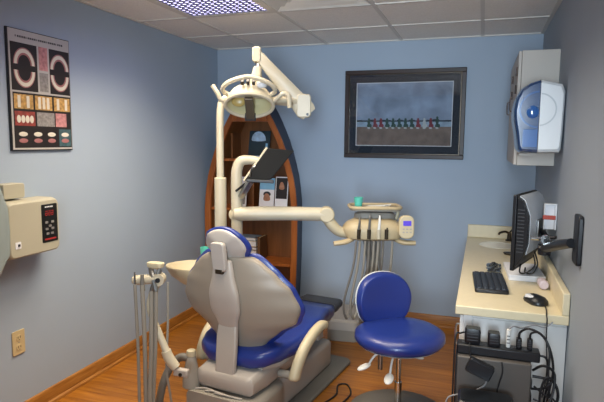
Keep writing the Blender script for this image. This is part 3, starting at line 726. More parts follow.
for s in (-1, 1):
    tube(b := BM(), [(hx+s*.115, hy-.04, hz_-.045), (hx+s*.165, hy-.08, hz_-.06), (hx+s*.235, hy-.09, hz_-.07 if s < 0 else hz_-.062)], [.016, .022, .019], 10, flat=.7); obj('side_handle', b, 'tan', t)
px = [(-.095, .10), (-.037, .115), (.015, .105), (.06, .035)]
for k, dx in enumerate((-.095, -.037, .018, .062)):
    tube(b := BM(), [(hx+dx, hy-.118, hz_-.035), (hx+dx, hy-.120, hz_+.02)], .011, 10, False); hp_ = obj('instrument_holder', b, 'bronze' if k != 2 else 'cream', t)
    top = (.085, .10, .10, .03)[k]
    tube(b := BM(), [(hx+dx, hy-.122, hz_+.018), (hx+dx+.003, hy-.124, hz_+top-.03), (hx+dx+.004, hy-.118, hz_+top)], [.009, .007, .004], 8); obj('handpiece', b, ('steel', 'steel', 'white', 'bronze')[k], t)
ends = [(-.17, -.10), (-.13, -.02), (-.085, .02), (-.05, .06), (-.035, .03), (-.01, .04), (.02, .05), (.075, .05)]
for k, (dx, dd) in enumerate(zip((-.105, -.085, -.055, -.033, -.005, .02, .048, .10), ends)):
    r_ = .0075 if k % 2 else .0065
    tube(b := BM(), [(hx+dx, hy-.10, hz_-.05), (hx+dx+(dd[0]-dx)*.25, hy-.10, hz_-.20), (hx+dd[0], hy-.08, hz_-.42), (hx+dd[0]+.02, hy-.04, hz_-.53), (hx+dd[0]+.05, hy, hz_-.48), (hx+dx*.4+.02, hy+.05, hz_-.25), (hx+dx*.5, hy+.06, hz_-.045)], r_, 8); obj('hose', b, 'hose' if k % 3 else 'hosedark', t)
# tray on top
tz = .402
b = BM(); prism(b, rrect(.295, .20, .05, cx=hx+.01, cy=.05), lambda u, v, a: (u, v, a), tz, tz+.012); tr = obj('tray', b, 'greige2', t)
b = BM(); P = [(u, v, tz+.017) for u, v in rrect(.295, .20, .05, 6, hx+.01, .05)]; tube(b, P+[P[0]], .010, 8, False); obj('tray_rim', b, 'tan', tr)
b = BM(); tube(b, [(hx+.13, .07, hz_+.03), (hx+.155, .075, hz_+.09), (hx+.14, .075, tz-.01), (hx+.05, .06, tz-.006)], .010, 10); obj('tray_bracket', b, 'cream2', t)
b = BM(); prism(b, rrect(.086, .132, .034, 6, hx+.178, hz_+.032), lambda u, v, a: (u, hy-.10+a+.08*(v-hz_-.025), v), -.012, .02); pd = obj('control_pad', b, 'padtan', t, bevel=.006)
b = BM(); prism(b, rrect(.046, .028, .003, 3, hx+.180, hz_+.055), lambda u, v, a: (u, hy-.10+a+.08*(v-hz_-.025), v), -.014, -.0119); obj('screen', b, 'purple', pd)
for i in range(3):
    for j in range(2):
        b = BM(); prism(b, rrect(.012, .008, .002, 2, hx+.160+.02*i, hz_+.022-.018*j), lambda u, v, a: (u, hy-.10+a+.08*(v-hz_-.025), v), -.0135, -.0119); obj('button', b, 'greige', pd)
tube(b := BM(), [(hx+.12, hy-.05, hz_), (hx+.175, hy-.085, hz_)], .018, 10, False); obj('pad_arm', b, 'cream2', t)
MD = MTX[t.name]
lathe(b := BM(), [(.022, 0), (.023, .004), (.029, .062), (.027, .062), (.021, .006), (.001, .006)], (0, 0, 0), 18)
solo('paper_cup', b, 'teal', 'small teal cup on the left end of the instrument tray', 'cup', MD @ Vector((hx-.085, .05, tz+.0125)), W=False)
for k, (x_, y_, a_, nm, lab, mm) in enumerate(((-.01, .0, 6, 'dental_mirror', 'thin steel dental mirror with round head along the near edge of the tray', 'steel'), (.02, .035, -6, 'dental_probe', 'thin cream dental probe lying along the middle of the instrument tray', 'cream'), (.035, .075, 8, 'cotton_tweezers', 'pale tweezers lying along the far edge of the instrument tray', 'white'))):
    b = BM(); tube(b, [(-.08, 0, .005), (0, 0, .005), (.06, 0, .006), (.075, .0, .015)], [.004, .0045, .003, .002], 8)
    if nm == 'dental_mirror': lathe(b, [(.011, 0), (.011, .003)], (.085, 0, .014), 14)
    if nm == 'cotton_tweezers': tube(b, [(-.08, 0, .006), (0, .012, .006), (.075, .002, .012)], .003, 8)
    solo(nm, b, mm, lab, 'dental tool', MD @ Vector((hx+.01+x_, y_, tz+.0125)), RZ+R(a_), W=False)
b = BM(); box(b, -.09, .10, -.05, .05, 0, .002); tube(b, [(-.09, -.03, .004), (0, -.02, .006), (.1, -.04, .004)], .004, 6)
# monitor on its own curved neck
t = thing('chairside_monitor', 'black tilted flat monitor on a curved cream neck above the long arm', 'monitor', far((.935, -1.57, 1.161)), RZ); grown(t)
tube(b := BM(), [(0, 0, 0), (0, -.005, .10), (.003, -.008, .17), (.025, -.01, .218), (.07, -.015, .228), (.13, -.03, .222)], [.033, .033, .031, .030, .027, .024], 16); obj('neck', b, 'cream', t)
# panel: seen from behind and below
pc = [Vector((.060, -.125, .118)), Vector((.205, -.09, .122)), Vector((.335, -.04, .285)), Vector((.185, -.065, .298))]
nrm = (pc[1]-pc[0]).cross(pc[3]-pc[0]).normalized()
loft(b := BM(), [[p for p in pc], [p-nrm*.022 for p in pc]]); obj('screen_housing', b, 'mattblack', t, bevel=.005)
b = BM(); tube(b, [pc[0]-nrm*.030, pc[3]-nrm*.030+Vector((0, 0, .006))], .008, 8, False); obj('edge_trim', b, 'cream', t)
b = BM(); loft(b, [[(.07, -.13, .125), (.22, -.11, .118), (.22, -.07, .118), (.07, -.09, .125)], [(.07, -.13, .11), (.22, -.11, .10), (.22, -.07, .10), (.07, -.09, .11)]]); obj('lower_shelf', b, 'darkgrey', t, bevel=.004)
b = BM(); tube(b, [(.03, -.03, .02), (.05, -.06, .05), (.09, -.09, .115)], .02, 10); obj('support_strut', b, 'steel', t)
b = BM(); tube(b, [(.0, -.035, .05), (.05, -.07, .09), (.10, -.10, .13)], .007, 8); obj('cable', b, 'cable', t)
b = BM()
tube(b, [(.09, -.128, .14), (.10, -.135, .18), (.12, -.13, .20)], .006, 8); obj('latch', b, 'chrome', t)

# ---------------------------------------------------------------- floor things
t = thing('junction_box', 'low grey floor utility box beyond the chair toe end', 'utility box', (1.32, -.40, 0), R(6))
loft(b := BM(), [[(x*s, y*s, z) for x, y in rrect(.24, .42, .04, 5)] for z, s in ((0.0, .98), (.004, 1), (.09, 1))]); obj('base', b, 'greige2', t)
loft(b := BM(), [[(x*s, y*s, z) for x, y in rrect(.25, .43, .045, 5)] for z, s in ((.09, 1), (.15, .97), (.165, .9), (.17, .7))]); obj('lid', b, 'greige', t)
b = BM(); tube(b, [(1.27, -1.60, .034), (1.32, -1.45, .034), (1.40, -1.42, .006), (1.45, -1.50, .006), (1.42, -1.62, .006), (1.36, -1.70, .006), (1.44, -1.78, .006), (1.52, -1.72, .006), (1.50, -1.55, .006)], .005, 8)
b = BM(); tube(b, [(1.46, -1.62, .006), (1.52, -1.46, .006), (1.50, -1.33, .006), (1.55, -1.30, .006), (1.60, -1.42, .006), (1.56, -1.60, .006), (1.50, -1.72, .006), (1.60, -1.75, .006)], .005, 8)
solo('foot_switch_cord', b, 'cable', 'thin dark cord looped on the floor between chair and stool', 'cord', (1.53, -1.5, 0))

# ---------------------------------------------------------------- stool
t = thing('operator_stool', 'royal blue vinyl rolling stool with rounded backrest', 'stool', (1.905, -1.61, 0), R(38))
def disc(bm, tab, n=36, sx=1, sy=1, c=(0, 0)):
    return loft(bm, [[(c[0]+math.cos(2*PI*i/n)*r*sx, c[1]+math.sin(2*PI*i/n)*r*sy, z+.012*max(0, math.sin(2*PI*i/n))*0) for i in range(n)] for r, z in tab])
disc(b := BM(), [(.19, .435), (.226, .442), (.242, .465), (.238, .494), (.205, .514), (.14, .519), (.06, .515), (.005, .513)], sx=1.0, sy=.95); obj('seat', b, 'blue', t, angle=70)
disc(b := BM(), [(.03, .395), (.12, .405), (.19, .422), (.216, .434), (.195, .4345)], sx=1.0, sy=.95); obj('seat_pan', b, 'white', t, angle=70)
def bk(u, v, off, s, thick=1):
    a = math.atan2(v, u); r = max(abs(u), abs(v)); p = 2.3
    den = (abs(math.cos(a))**p+abs(math.sin(a))**p)**(1/p)
    x = math.cos(a)*r/den*.172*s; z = math.sin(a)*r/den*.158*s
    if z < 0: x *= .97
    return (x, .225+off-.35*x*x/.17*.5+.12*z*.6, .615+z)
obj('backrest', sheet(lambda u, t_: bk(u, 2*t_-1, -.055, .93), lambda u, t_: bk(u, 2*t_-1, .0, 1.0), 10, 10), 'blue', t, bevel=.012, sub=1)
obj('backrest_shell', sheet(lambda u, t_: bk(u, 2*t_-1, .003, 1.0), lambda u, t_: bk(u, 2*t_-1, .03, .9), 10, 10), 'white', t, bevel=.006, sub=1)
tube(b := BM(), [(0, .03, .39), (0, .18, .385), (0, .268, .41), (0, .275, .50), (0, .262, .58)], .014, 10); obj('back_support', b, 'steel', t)
tube(b := BM(), [(0, 0, .20), (0, 0, .40)], .014, 14, False); obj('gas_lift', b, 'chrome', t)
tube(b := BM(), [(0, 0, .068), (0, 0, .22)], .020, 16, False); obj('lift_sleeve', b, 'chrome', t, bevel=.002)
tube(b := BM(), [(-.04, .13, .24), (-.04, .13, .405)], .013, 12, False); obj('tension_post', b, 'steel', t)
for (x0_, y0_, x1_, y1_) in ((-.07, .03, -.185, .04), (-.06, -.05, -.13, -.13), (.05, .02, .16, .06)):
    v = Vector((x1_-x0_, y1_-y0_, 0))
    tube(b := BM(), [(x0_, y0_, .395), (x0_+v.x*.5, y0_+v.y*.5, .365), (x0_+v.x*.75, y0_+v.y*.75, .325)], .006, 8); lv = obj('lever', b, 'white', t)
    bb = BM(); ball(bb, (0, 0, 0), .040, .024, .011); bb.transform(Matrix.Translation((x1_, y1_, .31)) @ Matrix.Rotation(math.atan2(v.y, v.x), 4, 'Z') @ Matrix.Rotation(R(20), 4, 'Y')); obj('paddle', bb, 'white', lv)
disc(b := BM(), [(.25, .036), (.268, .041), (.264, .048), (.16, .058), (.05, .067), (.02, .068)]); obj('foot_base', b, 'base_grey', t, angle=60)
for k in range(5):
    a = 2*PI*k/5+.3; cx_, cy_ = .255*math.cos(a), .255*math.sin(a)
    bb = BM(); tube(bb, [(cx_-.012*math.sin(a), cy_+.012*math.cos(a), .016), (cx_+.012*math.sin(a), cy_-.012*math.cos(a), .016)], .016, 14, False); cs = obj('caster', bb, 'black', t)
    bb = BM(); tube(bb, [(cx_, cy_, .02), (cx_, cy_, .042)], .008, 8, False); obj('stem', bb, 'steel', cs)

# ---------------------------------------------------------------- base cabinet and countertop
t = thing('base_cabinet', 'white base cabinet under the cream countertop', 'cabinet', (2.43, -.95, 0))
box(b := BM(), 2.235, W_-.002, -1.862, -.003, .09, .715); obj('carcass', b, 'cabinet', t, W=True, bevel=.002)
box(b := BM(), 2.27, W_-.002, -1.84, -.003, 0, .09); obj('toe_kick', b, 'greige2', t, W=True)
box(b := BM(), 2.232, 2.268, -1.876, -1.862, .0, .715); obj('corner_stile', b, 'cabinet', t, W=True, bevel=.002)
box(b := BM(), 2.272, W_-.003, -1.870, -1.862, .02, .70); obj('end_panel', b, 'cabinet', t, W=True, bevel=.002)
for k in range(4):
    y0_ = -1.85+.462*k
    box(b := BM(), 2.215, 2.235, y0_, y0_+.45, .10, .70); dr = obj('door', b, 'cabinet', t, W=True, bevel=.003)
    tube(b := BM(), [(2.215, y0_+.05, .64), (2.198, y0_+.05, .63), (2.198, y0_+.05, .55), (2.215, y0_+.05, .54)], .005, 8); obj('handle', b, 'steel', dr, W=True)
t = thing('countertop', 'cream countertop with backsplash and built-in oval basin', 'countertop', (2.42, -.95, .72))
CT0, CT1, X0, X1, YN = .718, .760, 2.195, W_-.002, -1.905
scx, scy, srx, sry = 2.408, -.315, .118, .125
b = BM(); nn = 32
el = [(scx+srx*math.cos(2*PI*i/nn), scy+sry*math.sin(2*PI*i/nn)) for i in range(nn)]
def rectpt(a):                                                     # point of the slab's outline in direction a from the basin
    c, s = math.cos(a), math.sin(a); k = min(((X1-scx) if c > 0 else (scx-X0))/max(abs(c), 1e-9), ((-.003-scy) if s > 0 else (scy-YN))/max(abs(s), 1e-9)); return (scx+c*k, scy+s*k)
angs = sorted([2*PI*i/nn for i in range(nn)]+[math.atan2(y-scy, x-scx) % (2*PI) for x, y in ((X0, YN), (X1, YN), (X0, -.003), (X1, -.003))])
el = [(scx+srx*math.cos(a), scy+sry*math.sin(a)) for a in angs]; ou = [rectpt(a) for a in angs]
loft(b, [[(x, y, CT0) for x, y in el], [(x, y, CT0) for x, y in ou], [(x, y, CT1) for x, y in ou], [(x, y, CT1) for x, y in el], [(x, y, CT0) for x, y in el]], cap=False)
obj('slab', b, 'counter', t, W=True, bevel=.008, seg=3)
loft(b := BM(), [[(scx+srx*s*math.cos(a), scy+sry*s*math.sin(a), z) for a in angs] for s, z in ((1.06, .7615), (1.03, .764), (.99, .757), (.95, .72), (.75, .66), (.35, .64), (.05, .638))]); obj('basin', b, 'basin', t, W=True)
lathe(b := BM(), [(.02, .0), (.02, .004), (.012, .005)], (scx, scy, .642), 16); obj('drain', b, 'bronze', t, W=True)
box(b := BM(), X0+.002, X1-.03, -.024, -.002, CT1, CT1+.10); obj('backsplash', b, 'counter', t, W=True, bevel=.005)
box(b := BM(), X1-.030, X1, YN+.002, -.002, CT1, CT1+.10); obj('side_splash', b, 'counter', t, W=True, bevel=.005)
t = thing('faucet', 'small dark bronze basin faucet at the far end of the countertop', 'faucet', (2.50, -.09, CT1))
lathe(b := BM(), [(.026, .0), (.026, .008), (.016, .016), (.014, .06), (.010, .065)], (0, 0, .0003), 16); obj('body', b, 'bronze', t)
tube(b := BM(), [(0, 0, .055), (-.03, -.02, .072), (-.07, -.06, .066), (-.075, -.066, .052)], .008, 10); obj('spout', b, 'bronze', t)
tube(b := BM(), [(0, 0, .062), (.02, .01, .085), (.035, .02, .088)], .006, 8); obj('handle', b, 'bronze', t)
lathe(b := BM(), [(.030, 0), (.036, .006), (.036, .012), (.028, .010), (.001, .008)], (0, 0, 0), 20)
solo('soap_dish', b, 'bronze', 'small round dark dish beside the basin on the countertop', 'dish', (2.478, -.62, CT1+.0004), W=False)

# keyboard
t = thing('keyboard', 'compact black keyboard lying on the cream countertop', 'keyboard', (2.345, -1.462, CT1+.0005), R(3))
loft(b := BM(), [[(x*s, y*s, z) for x, y in rrect(.160, .375, .012, 3)] for z, s in ((0, .98), (.004, 1), (.016, 1), (.019, .985))]); obj('body', b, 'black', t)
k0 = None
for i in range(5):
    for j in range(14):
        if k0 is None:
            loft(b := BM(), [[(x*s, y*s, z) for x, y in rrect(.024, .0225, .003, 2)] for z, s in ((0, 1), (.006, .86))]); k0 = obj('key', b, 'key', t); kk = k0
        else:
            kk = k0.copy(); COL.objects.link(kk); kk.parent = t
        kk.location = (-.058+.029*i, -.163+.025*j, .0188)
# mouse
t = thing('computer_mouse', 'black and silver computer mouse near the counter edge', 'mouse', (2.545, -1.735, CT1+.0005), R(28))
loft(b := BM(), [[(x*s*(1-.1*(y > 0)), y*s, z) for x, y in rrect(.086, .13, .040, 6)] for z, s in ((0, .93), (.006, 1), (.018, .97), (.030, .78), (.036, .5), (.038, .2))]); obj('body', b, 'black', t)
loft(b := BM(), [[(-.020+x*s, .008+y*s, z) for x, y in rrect(.032, .075, .014, 5)] for z, s in ((.012, 1.05), (.033, .82), (.0365, .6))]); obj('side_panel', b, 'silver', t)
tube(b := BM(), [(.004, .035, .028), (.004, .022, .034)], .005, 8, False); obj('wheel', b, 'darkgrey', t)
tube(b := BM(), [(.0, -.06, .012), (-.008, -.09, .007), (-.04, -.145, .005), (-.066, -.183, .006), (-.078, -.207, -.01), (-.08, -.212, -.08), (-.07, -.215, -.24), (-.075, -.20, -.36)], .0028, 8, k=8); obj('cord', b, 'cable', t)

# papers and clutter
t = thing('paper_box', 'flat white box lying on the countertop under the monitor', 'box', (2.528, -1.18, CT1+.0005), R(3))
box(b := BM(), -.091, .091, -.16, .16, 0, .022); obj('tray', b, 'paper', t, bevel=.003); box(b := BM(), -.093, .093, -.162, .162, .022, .032); obj('lid', b, 'paper', t, bevel=.002)
b = BM(); P_ = []
for j in range(9):
    P_.append([b.verts.new((2.335+.075*i/8+.006*random.uniform(-1, 1), -1.22+.22*j/8+.006*random.uniform(-1, 1), CT1+.010+.035*random.random()*math.sin(PI*i/8)*math.sin(PI*j/8)+.004*random.random())) for i in range(9)])
for j in range(8):
    for i in range(8): b.faces.new((P_[j][i], P_[j][i+1], P_[j+1][i+1], P_[j+1][i]))
solo('plastic_wrap', b, 'wrap', 'crumpled clear bluish plastic wrap behind the keyboard', 'wrap', (2.37, -1.11, CT1+.006), solid=.002, flat=True)
b = BM(); tube(b, [(2.606, -1.49, .785), (2.600, -1.41, .785)], .023, 18, False)
solo('tape_roll', b, 'pinkroll', 'pale lilac plastic roll lying right of the white box', 'roll', (2.603, -1.45, CT1+.001), bevel=.006)

# desk monitor, near edge towards the camera
t = thing('desk_monitor', 'black flat computer monitor seen from its side on a wall arm', 'monitor', (2.442, -1.42, .832), R(-18))
# local: x from screen towards the wall, y away along the monitor's width
box(b := BM(), 0, .020, 0, .42, 0, .40); obj('bezel', b, 'black', t, bevel=.004)
box(b := BM(), -.0015, 0, .015, .405, .02, .385); obj('screen', b, 'blackgloss', t)
pb = [(.020, .01), (.066, .09), (.080, .15), (.080, .29), (.050, .37), (.020, .392)]
loft(b := BM(), [[(u, y, v) for u, v in pb] for y in (.006, .414)]); obj('side_housing', b, 'black', t, bevel=.004)
loft(b := BM(), [[(u, y, v) for u, v in ((.024, .3915), (.0515, .3715), (.0815, .2910), (.0815, .1500), (.0675, .0890), (.0705, .0875), (.0845, .1495), (.0845, .2918), (.0540, .3745), (.0255, .3950))] for y in (.03, .40)]); obj('glossy_back_panel', b, 'silver', t)
for k in range(13):
    box(b := BM(), .026, .060, .0035, .0065, .10+.0185*k, .105+.0185*k); obj('vent_slot', b, 'darkgrey', t)
box(b := BM(), .0848, .097, .16, .26, .15, .26); obj('mount_plate', b, 'steel', t, bevel=.003)
b = BM(); tube(b, [(.092, .10, .08), (.11, .06, .03), (.075, .02, -.005), (.04, .05, -.012), (.03, .10, .02)], .004, 8); tube(b, [(.088, .14, .09), (.115, .10, .03), (.10, .06, -.012), (.06, .08, -.016), (.05, .12, .0)], .004, 8); obj('hanging_cables', b, 'cable', t)

t = thing('monitor_arm', 'black wall-mounted monitor arm with a silver joint', 'monitor arm', (W_-.001, -2.03, 1.04))
prism(b := BM(), rrect(.11, .20, .015, cx=-2.03, cy=1.118), lambda u, v, a: (a, u, v), W_-.020, W_-.001); obj('wall_plate', b, 'black', t, W=True, bevel=.004)
b = BM(); tube(b, [(2.636, -2.02, 1.10), (2.61, -1.90, 1.07), (2.585, -1.62, 1.0)], [.020, .022, .022], 12, False); obj('forearm', b, 'black', t, W=True)
lathe(b := BM(), [(.028, 0), (.030, .012), (.030, .05), (.026, .055)], (2.585, -1.60, .965), 18); obj('joint', b, 'black', t, W=True)
lathe(b := BM(), [(.031, 0), (.031, .012)], (2.585, -1.60, .998), 18); obj('joint_ring', b, 'chrome', t, W=True)
tube(b := BM(), [(2.585, -1.628, 1.04), (2.585, -1.60, 1.04)], .022, 16, False); jc = obj('pivot_cap', b, 'chrome', t, W=True)
tube(b := BM(), [(2.585, -1.631, 1.04), (2.585, -1.628, 1.04)], .008, 12, False); obj('pivot_bolt', b, 'black', jc, W=True)
tube(b := BM(), [(2.585, -1.61, 1.04), (2.545, -1.62, 1.045), (2.520, -1.62, 1.045)], .010, 12, False); obj('lock_lever', b, 'chrome', t, W=True)
tube(b := BM(), [(2.585, -1.60, 1.01), (2.618, -1.44, .99), (2.625, -1.33, .995), (2.602, -1.245, 1.03)], [.02, .018, .018, .014], 12); obj('upper_arm', b, 'black', t, W=True)
tube(b := BM(), [(2.605, -1.60, 1.05), (2.63, -1.62, 1.055)], .008, 8, False); obj('tilt_knob', b, 'black', t, W=True)

t = thing('label_holder', 'silver framed wall holder with a red band behind the monitor arm', 'holder', (W_-.002, -1.20, 1.05))
fr = lambda a0, a1, z0_, z1_, m, nm, x0_, x1_: obj(nm, box(BM(), x0_, x1_, a0, a1, z0_, z1_), m, t, W=True, bevel=.002)
fr(-1.32, -1.28, 1.045, 1.175, 'silver', 'side_rail', 2.604, 2.610); fr(-1.32, -1.28, 1.045, 1.175, 'silver', 'side_rail', W_-.012, W_-.002)
fr(-1.32, -1.28, 1.175, 1.183, 'silver', 'top_rail', 2.604, W_-.002); fr(-1.300, -1.295, 1.045, 1.175, 'paper', 'white_panel', 2.610, W_-.012)
fr(-1.326, -1.3205, 1.10, 1.122, 'red', 'red_band', 2.598, W_-.008)

# ---------------------------------------------------------------- computer corner
t = thing('computer_case', 'grey computer case standing at the end of the base cabinet', 'computer', (2.365, -1.99, 0))
box(b := BM(), 2.215, 2.512, -2.08, -1.90, .012, .592); obj('case', b, 'pcgrey', t, W=True, bevel=.006)
for x_ in (2.24, 2.49):
    for y_ in (-2.06, -1.93):
        lathe(b := BM(), [(.014, 0), (.012, .012)], (x_, y_, .0), 10); obj('foot', b, 'black', t, W=True)
box(b := BM(), 2.209, 2.2155, -2.082, -1.898, .012, .594); obj('side_edge', b, 'black', t, W=True)
for k in range(4):
    box(b := BM(), 2.512, 2.520, -2.05, -1.98, .48-.06*k, .51-.06*k); obj('port', b, 'black', t, W=True)
t = thing('power_strip', 'black power strip lying along the top of the computer case', 'power strip', (2.375, -1.99, .593))
box(b := BM(), 2.212, 2.545, -2.055, -1.985, .593, .635); obj('body', b, 'black', t, W=True, bevel=.006)
for k in range(5):
    lathe(b := BM(), [(.018, 0), (.018, .002)], (2.25+.06*k, -2.02, .635), 14); obj('socket', b, 'darkgrey', t, W=True)
tube(b := BM(), [(2.545, -2.02, .615), (2.575, -2.02, .60), (2.585, -2.0, .50), (2.575, -1.98, .36), (2.59, -1.96, .20), (2.60, -1.97, .05)], .005, 8); obj('cord', b, 'cable', t, W=True)
def adapter(x, wdt, h_, lab, m='black', d=.05):
    T = thing('power_adapter', lab, 'adapter', (x, -2.02, .6372), R(random.uniform(-3, 3)), 'plugs in the power strip')
    loft(b := BM(), [[(u*s, v*s, z) for u, v in rrect(wdt, d, .008, 3)] for z, s in ((0, .9), (.006, 1), (h_*.8, 1), (h_, .9))]); obj('body', b, m, T)
    b = BM()
    for k in range(3): box(b, -wdt*.35, wdt*.35, -d/2-.001, -d/2+.001, h_*(.25+.2*k), h_*(.3+.2*k))
    obj('ridges', b, 'darkgrey', T)
    return T
adapter(2.275, .066, .066, 'large black power adapter at the left end of the power strip')
adapter(2.362, .050, .056, 'smaller black power adapter second from left in the power strip')
adapter(2.420, .018, .075, 'slim white plug standing in the power strip', 'white', .028)
adapter(2.462, .022, .042, 'black cord plug just right of the white plug', 'black', .03)
adapter(2.505, .022, .045, 'black cord plug at the right end of the power strip', 'black', .03)
b = BM(); tube(b, [(2.24, -2.025, .68), (2.225, -2.05, .682), (2.206, -2.06, .67), (2.203, -2.06, .5), (2.202, -2.06, .2), (2.202, -2.06, .006)], .004, 8)
solo('adapter_cord', b, 'cable', 'black cord dropping down the left edge of the computer case', 'cord', (2.203, -2.06, 0))
b = BM(); tube(b, [(2.462, -2.02, .679), (2.465, -2.03, .71), (2.50, -2.05, .735), (2.56, -2.06, .70), (2.595, -2.06, .58), (2.58, -2.05, .42), (2.60, -2.05, .25), (2.59, -2.04, .006)], .005, 8)
tube(b, [(2.505, -2.02, .682), (2.508, -2.03, .71), (2.54, -2.05, .72), (2.575, -2.07, .66), (2.575, -2.08, .52), (2.60, -2.08, .40), (2.57, -2.08, .2), (2.58, -2.07, .006)], .0045, 8)
tube(b, [(2.525, -2.07, .50), (2.56, -2.09, .48), (2.61, -2.08, .44), (2.59, -2.09, .30), (2.55, -2.09, .25), (2.57, -2.1, .1), (2.56, -2.1, .006)], .004, 8)
tube(b, [(2.525, -2.06, .44), (2.57, -2.07, .42), (2.585, -2.06, .35), (2.545, -2.08, .32), (2.56, -2.09, .16), (2.60, -2.1, .006)], .004, 8)
tube(b, [(2.525, -2.05, .38), (2.60, -2.06, .36), (2.615, -2.05, .22), (2.58, -2.06, .006)], .006, 8)
tube(b, [(2.52, -2.05, .56), (2.555, -2.09, .60), (2.60, -2.07, .56), (2.585, -2.10, .46), (2.54, -2.10, .42), (2.55, -2.1, .34), (2.60, -2.09, .28), (2.59, -2.1, .18), (2.56, -2.11, .006)], .0055, 8)
tube(b, [(2.52, -2.04, .53), (2.60, -2.05, .52), (2.618, -2.06, .45), (2.575, -2.07, .40), (2.61, -2.07, .30), (2.62, -2.08, .15), (2.60, -2.09, .006)], .006, 8)
tube(b, [(2.52, -2.03, .47), (2.56, -2.08, .50), (2.59, -2.085, .54), (2.565, -2.09, .55), (2.548, -2.09, .48), (2.552, -2.09, .39), (2.575, -2.09, .33), (2.548, -2.1, .2), (2.55, -2.1, .006)], .005, 8)
solo('cable_bundle', b, 'cable', 'tangle of black cables hanging between computer case and right wall', 'cables', (2.57, -2.05, 0))
b = BM(); tube(b, [(2.42, -2.02, .714), (2.44, -2.0, .722), (2.47, -1.97, .708), (2.50, -1.95, .712), (2.53, -1.94, .718), (2.57, -1.93, .71), (2.60, -1.925, .735)], .0028, 8)
solo('thin_cord', b, 'wire', 'thin wavy grey cord running from the white plug along the cabinet end', 'cord', (2.5, -1.97, .7))
T = thing('hanging_adapter', 'black rectangular power adapter hanging tilted against the computer case', 'adapter', (2.31, -2.1005, .555))
b = BM(); prism(b, rrect(.105, .062, .008, 3), lambda u, v, a: (u, a, v), -.016, .016); b.transform(Matrix.Rotation(R(22), 4, 'Y')); obj('body', b, 'black', T, bevel=.004)
b = BM(); tube(b, [(.03, .0, -.04), (.02, .0, -.07), (-.02, 0, -.10), (-.08, .0, -.125), (-.125, .0, -.15), (-.14, -.01, -.22)], .0035, 8); obj('cord', b, 'wire', T)
b = BM(); tube(b, [(-.03, .0, .03), (-.04, .010, .05), (-.045, .018, .085), (-.045, .045, .092)], .0035, 8); obj('lead', b, 'cable', T)
T = thing('backup_battery', 'black box with rounded top in front of the computer case', 'box', (2.335, -2.21, 0))
b = BM(); loft(b, [[(x*s, y*s, z) for x, y in rrect(.215, .14, .025, 4)] for z, s in ((0, .96), (.01, 1), (.462, 1), (.477, .98), (.484, .9))]); obj('body', b, 'black', T)
b = BM(); prism(b, rrect(.18, .10, .01, 3), lambda u, v, a: (u, v, a), .484, .486); obj('top_panel', b, 'blackgloss', T)
b = BM(); tube(b, [(2.395, -2.088, .592), (2.40, -2.094, .55), (2.385, -2.095, .48), (2.375, -2.10, .40), (2.35, -2.12, .35)], .003, 8)
solo('thin_cord', b, 'cable', 'thin black cord lying over the middle of the grey computer case', 'cord', (2.385, -2.095, .35))

# ---------------------------------------------------------------- right wall cabinet and towel dispenser
t = thing('wall_cabinet', 'beige wall cabinet behind the paper towel dispenser', 'cabinet', (2.56, -.62, 1.375))
cx0, cyN, cyF, cz0, cz1 = 2.452, -1.055, -.17, 1.372, 2.02
box(b := BM(), cx0+.018, W_-.001, cyN, cyF, cz0, cz1); obj('carcass', b, 'wallcab', t, W=True, bevel=.002)
for k in range(2):
    a0 = cyN+.003+k*.442
    box(b := BM(), cx0, cx0+.017, a0, a0+.437, cz0+.003, cz1-.003); dr = obj('door', b, 'wallcab', t, W=True, bevel=.002)
    for zz in (1.78, 1.88):
        tube(b := BM(), [(cx0-.006, a0+.02, zz), (cx0-.006, a0+.02, zz+.05)], .006, 8, False); obj('hinge', b, 'chrome', dr, W=True)
    tube(b := BM(), [(cx0-.001, a0+.39, 1.70), (cx0-.018, a0+.39, 1.71), (cx0-.018, a0+.39, 1.78), (cx0-.001, a0+.39, 1.79)], .004, 8); obj('handle', b, 'chrome', dr, W=True)
t = thing('towel_dispenser', 'blue paper towel dispenser on the cabinet end, reflection painted on its right half', 'dispenser', (2.55, -1.057, 1.44))
DC, DZ0, DZ1 = 2.548, 1.445, 1.852
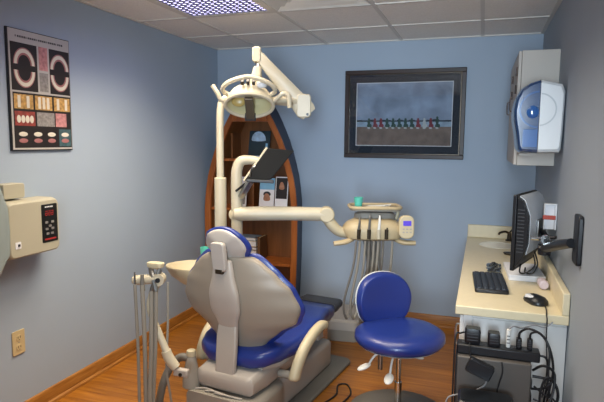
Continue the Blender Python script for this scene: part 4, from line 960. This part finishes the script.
# outline of the cover in x, z (left half bulges, narrows at the bottom)
L_ = [(2.545, DZ0), (2.464, DZ0+.004), (2.452, DZ0+.02), (2.440, DZ0+.11), (2.428, DZ0+.17), (2.424, DZ0+.225), (2.432, DZ0+.285), (2.456, DZ0+.335), (2.496, DZ0+.366), (2.545, DZ0+.382)]
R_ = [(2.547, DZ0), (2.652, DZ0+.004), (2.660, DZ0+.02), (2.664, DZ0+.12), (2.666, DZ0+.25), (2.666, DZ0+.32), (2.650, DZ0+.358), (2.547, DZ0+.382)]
def cover(pts, cx_):
    cz_ = DZ0+.19; rings = []
    for y, s in ((-1.057, .98), (-1.25, 1.0), (-1.355, .985), (-1.385, .95), (-1.395, .88)):
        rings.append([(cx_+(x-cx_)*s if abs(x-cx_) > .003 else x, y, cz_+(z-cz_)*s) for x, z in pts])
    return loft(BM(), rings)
obj('blue_cover', cover(L_, 2.546), 'bluedark', t, W=True)
obj('reflection_cover', cover(R_, 2.546), 'disp_reflection', t, W=True)  # right half coloured pale for the bright reflection on the glossy blue cover
rc = (2.542, DZ0+.225)
def halfring(ro, ri, a0, a1, yf, yb):
    bm = BM(); rings = []
    for i in range(19):
        a = R(a0+(a1-a0)*i/18); c, s = math.cos(a), math.sin(a)
        rings.append([(rc[0]+ro*c, yb, rc[1]+ro*s), (rc[0]+ro*c, yf, rc[1]+ro*s), (rc[0]+ri*c, yf, rc[1]+ri*s), (rc[0]+ri*c, yb, rc[1]+ri*s)])
    return loft(bm, rings)
obj('blue_ring', halfring(.094, .085, 92, 268, -1.399, -1.394), 'bluewin', t, W=True)
obj('halfring_in_reflection', halfring(.084, .077, -84, 84, -1.397, -1.394), 'disp_reflection_ring', t, W=True)  # the ring's other half, in the painted reflection's pale tone
bm = BM(); box(bm, 2.472, 2.541, -1.398, -1.394, DZ0+.035, DZ0+.125); obj('blue_window', bm, 'bluewin', t, W=True, bevel=.001)
ball(bm := BM(), (2.514, -1.394, rc[1]-.012), .030, .010, .033); obj('blue_hub', bm, 'bluewin', t, W=True)
box(bm := BM(), 2.47, 2.55, -1.24, -1.09, DZ0-.012, DZ0); obj('towel_slot', bm, 'wallcab', t, W=True)
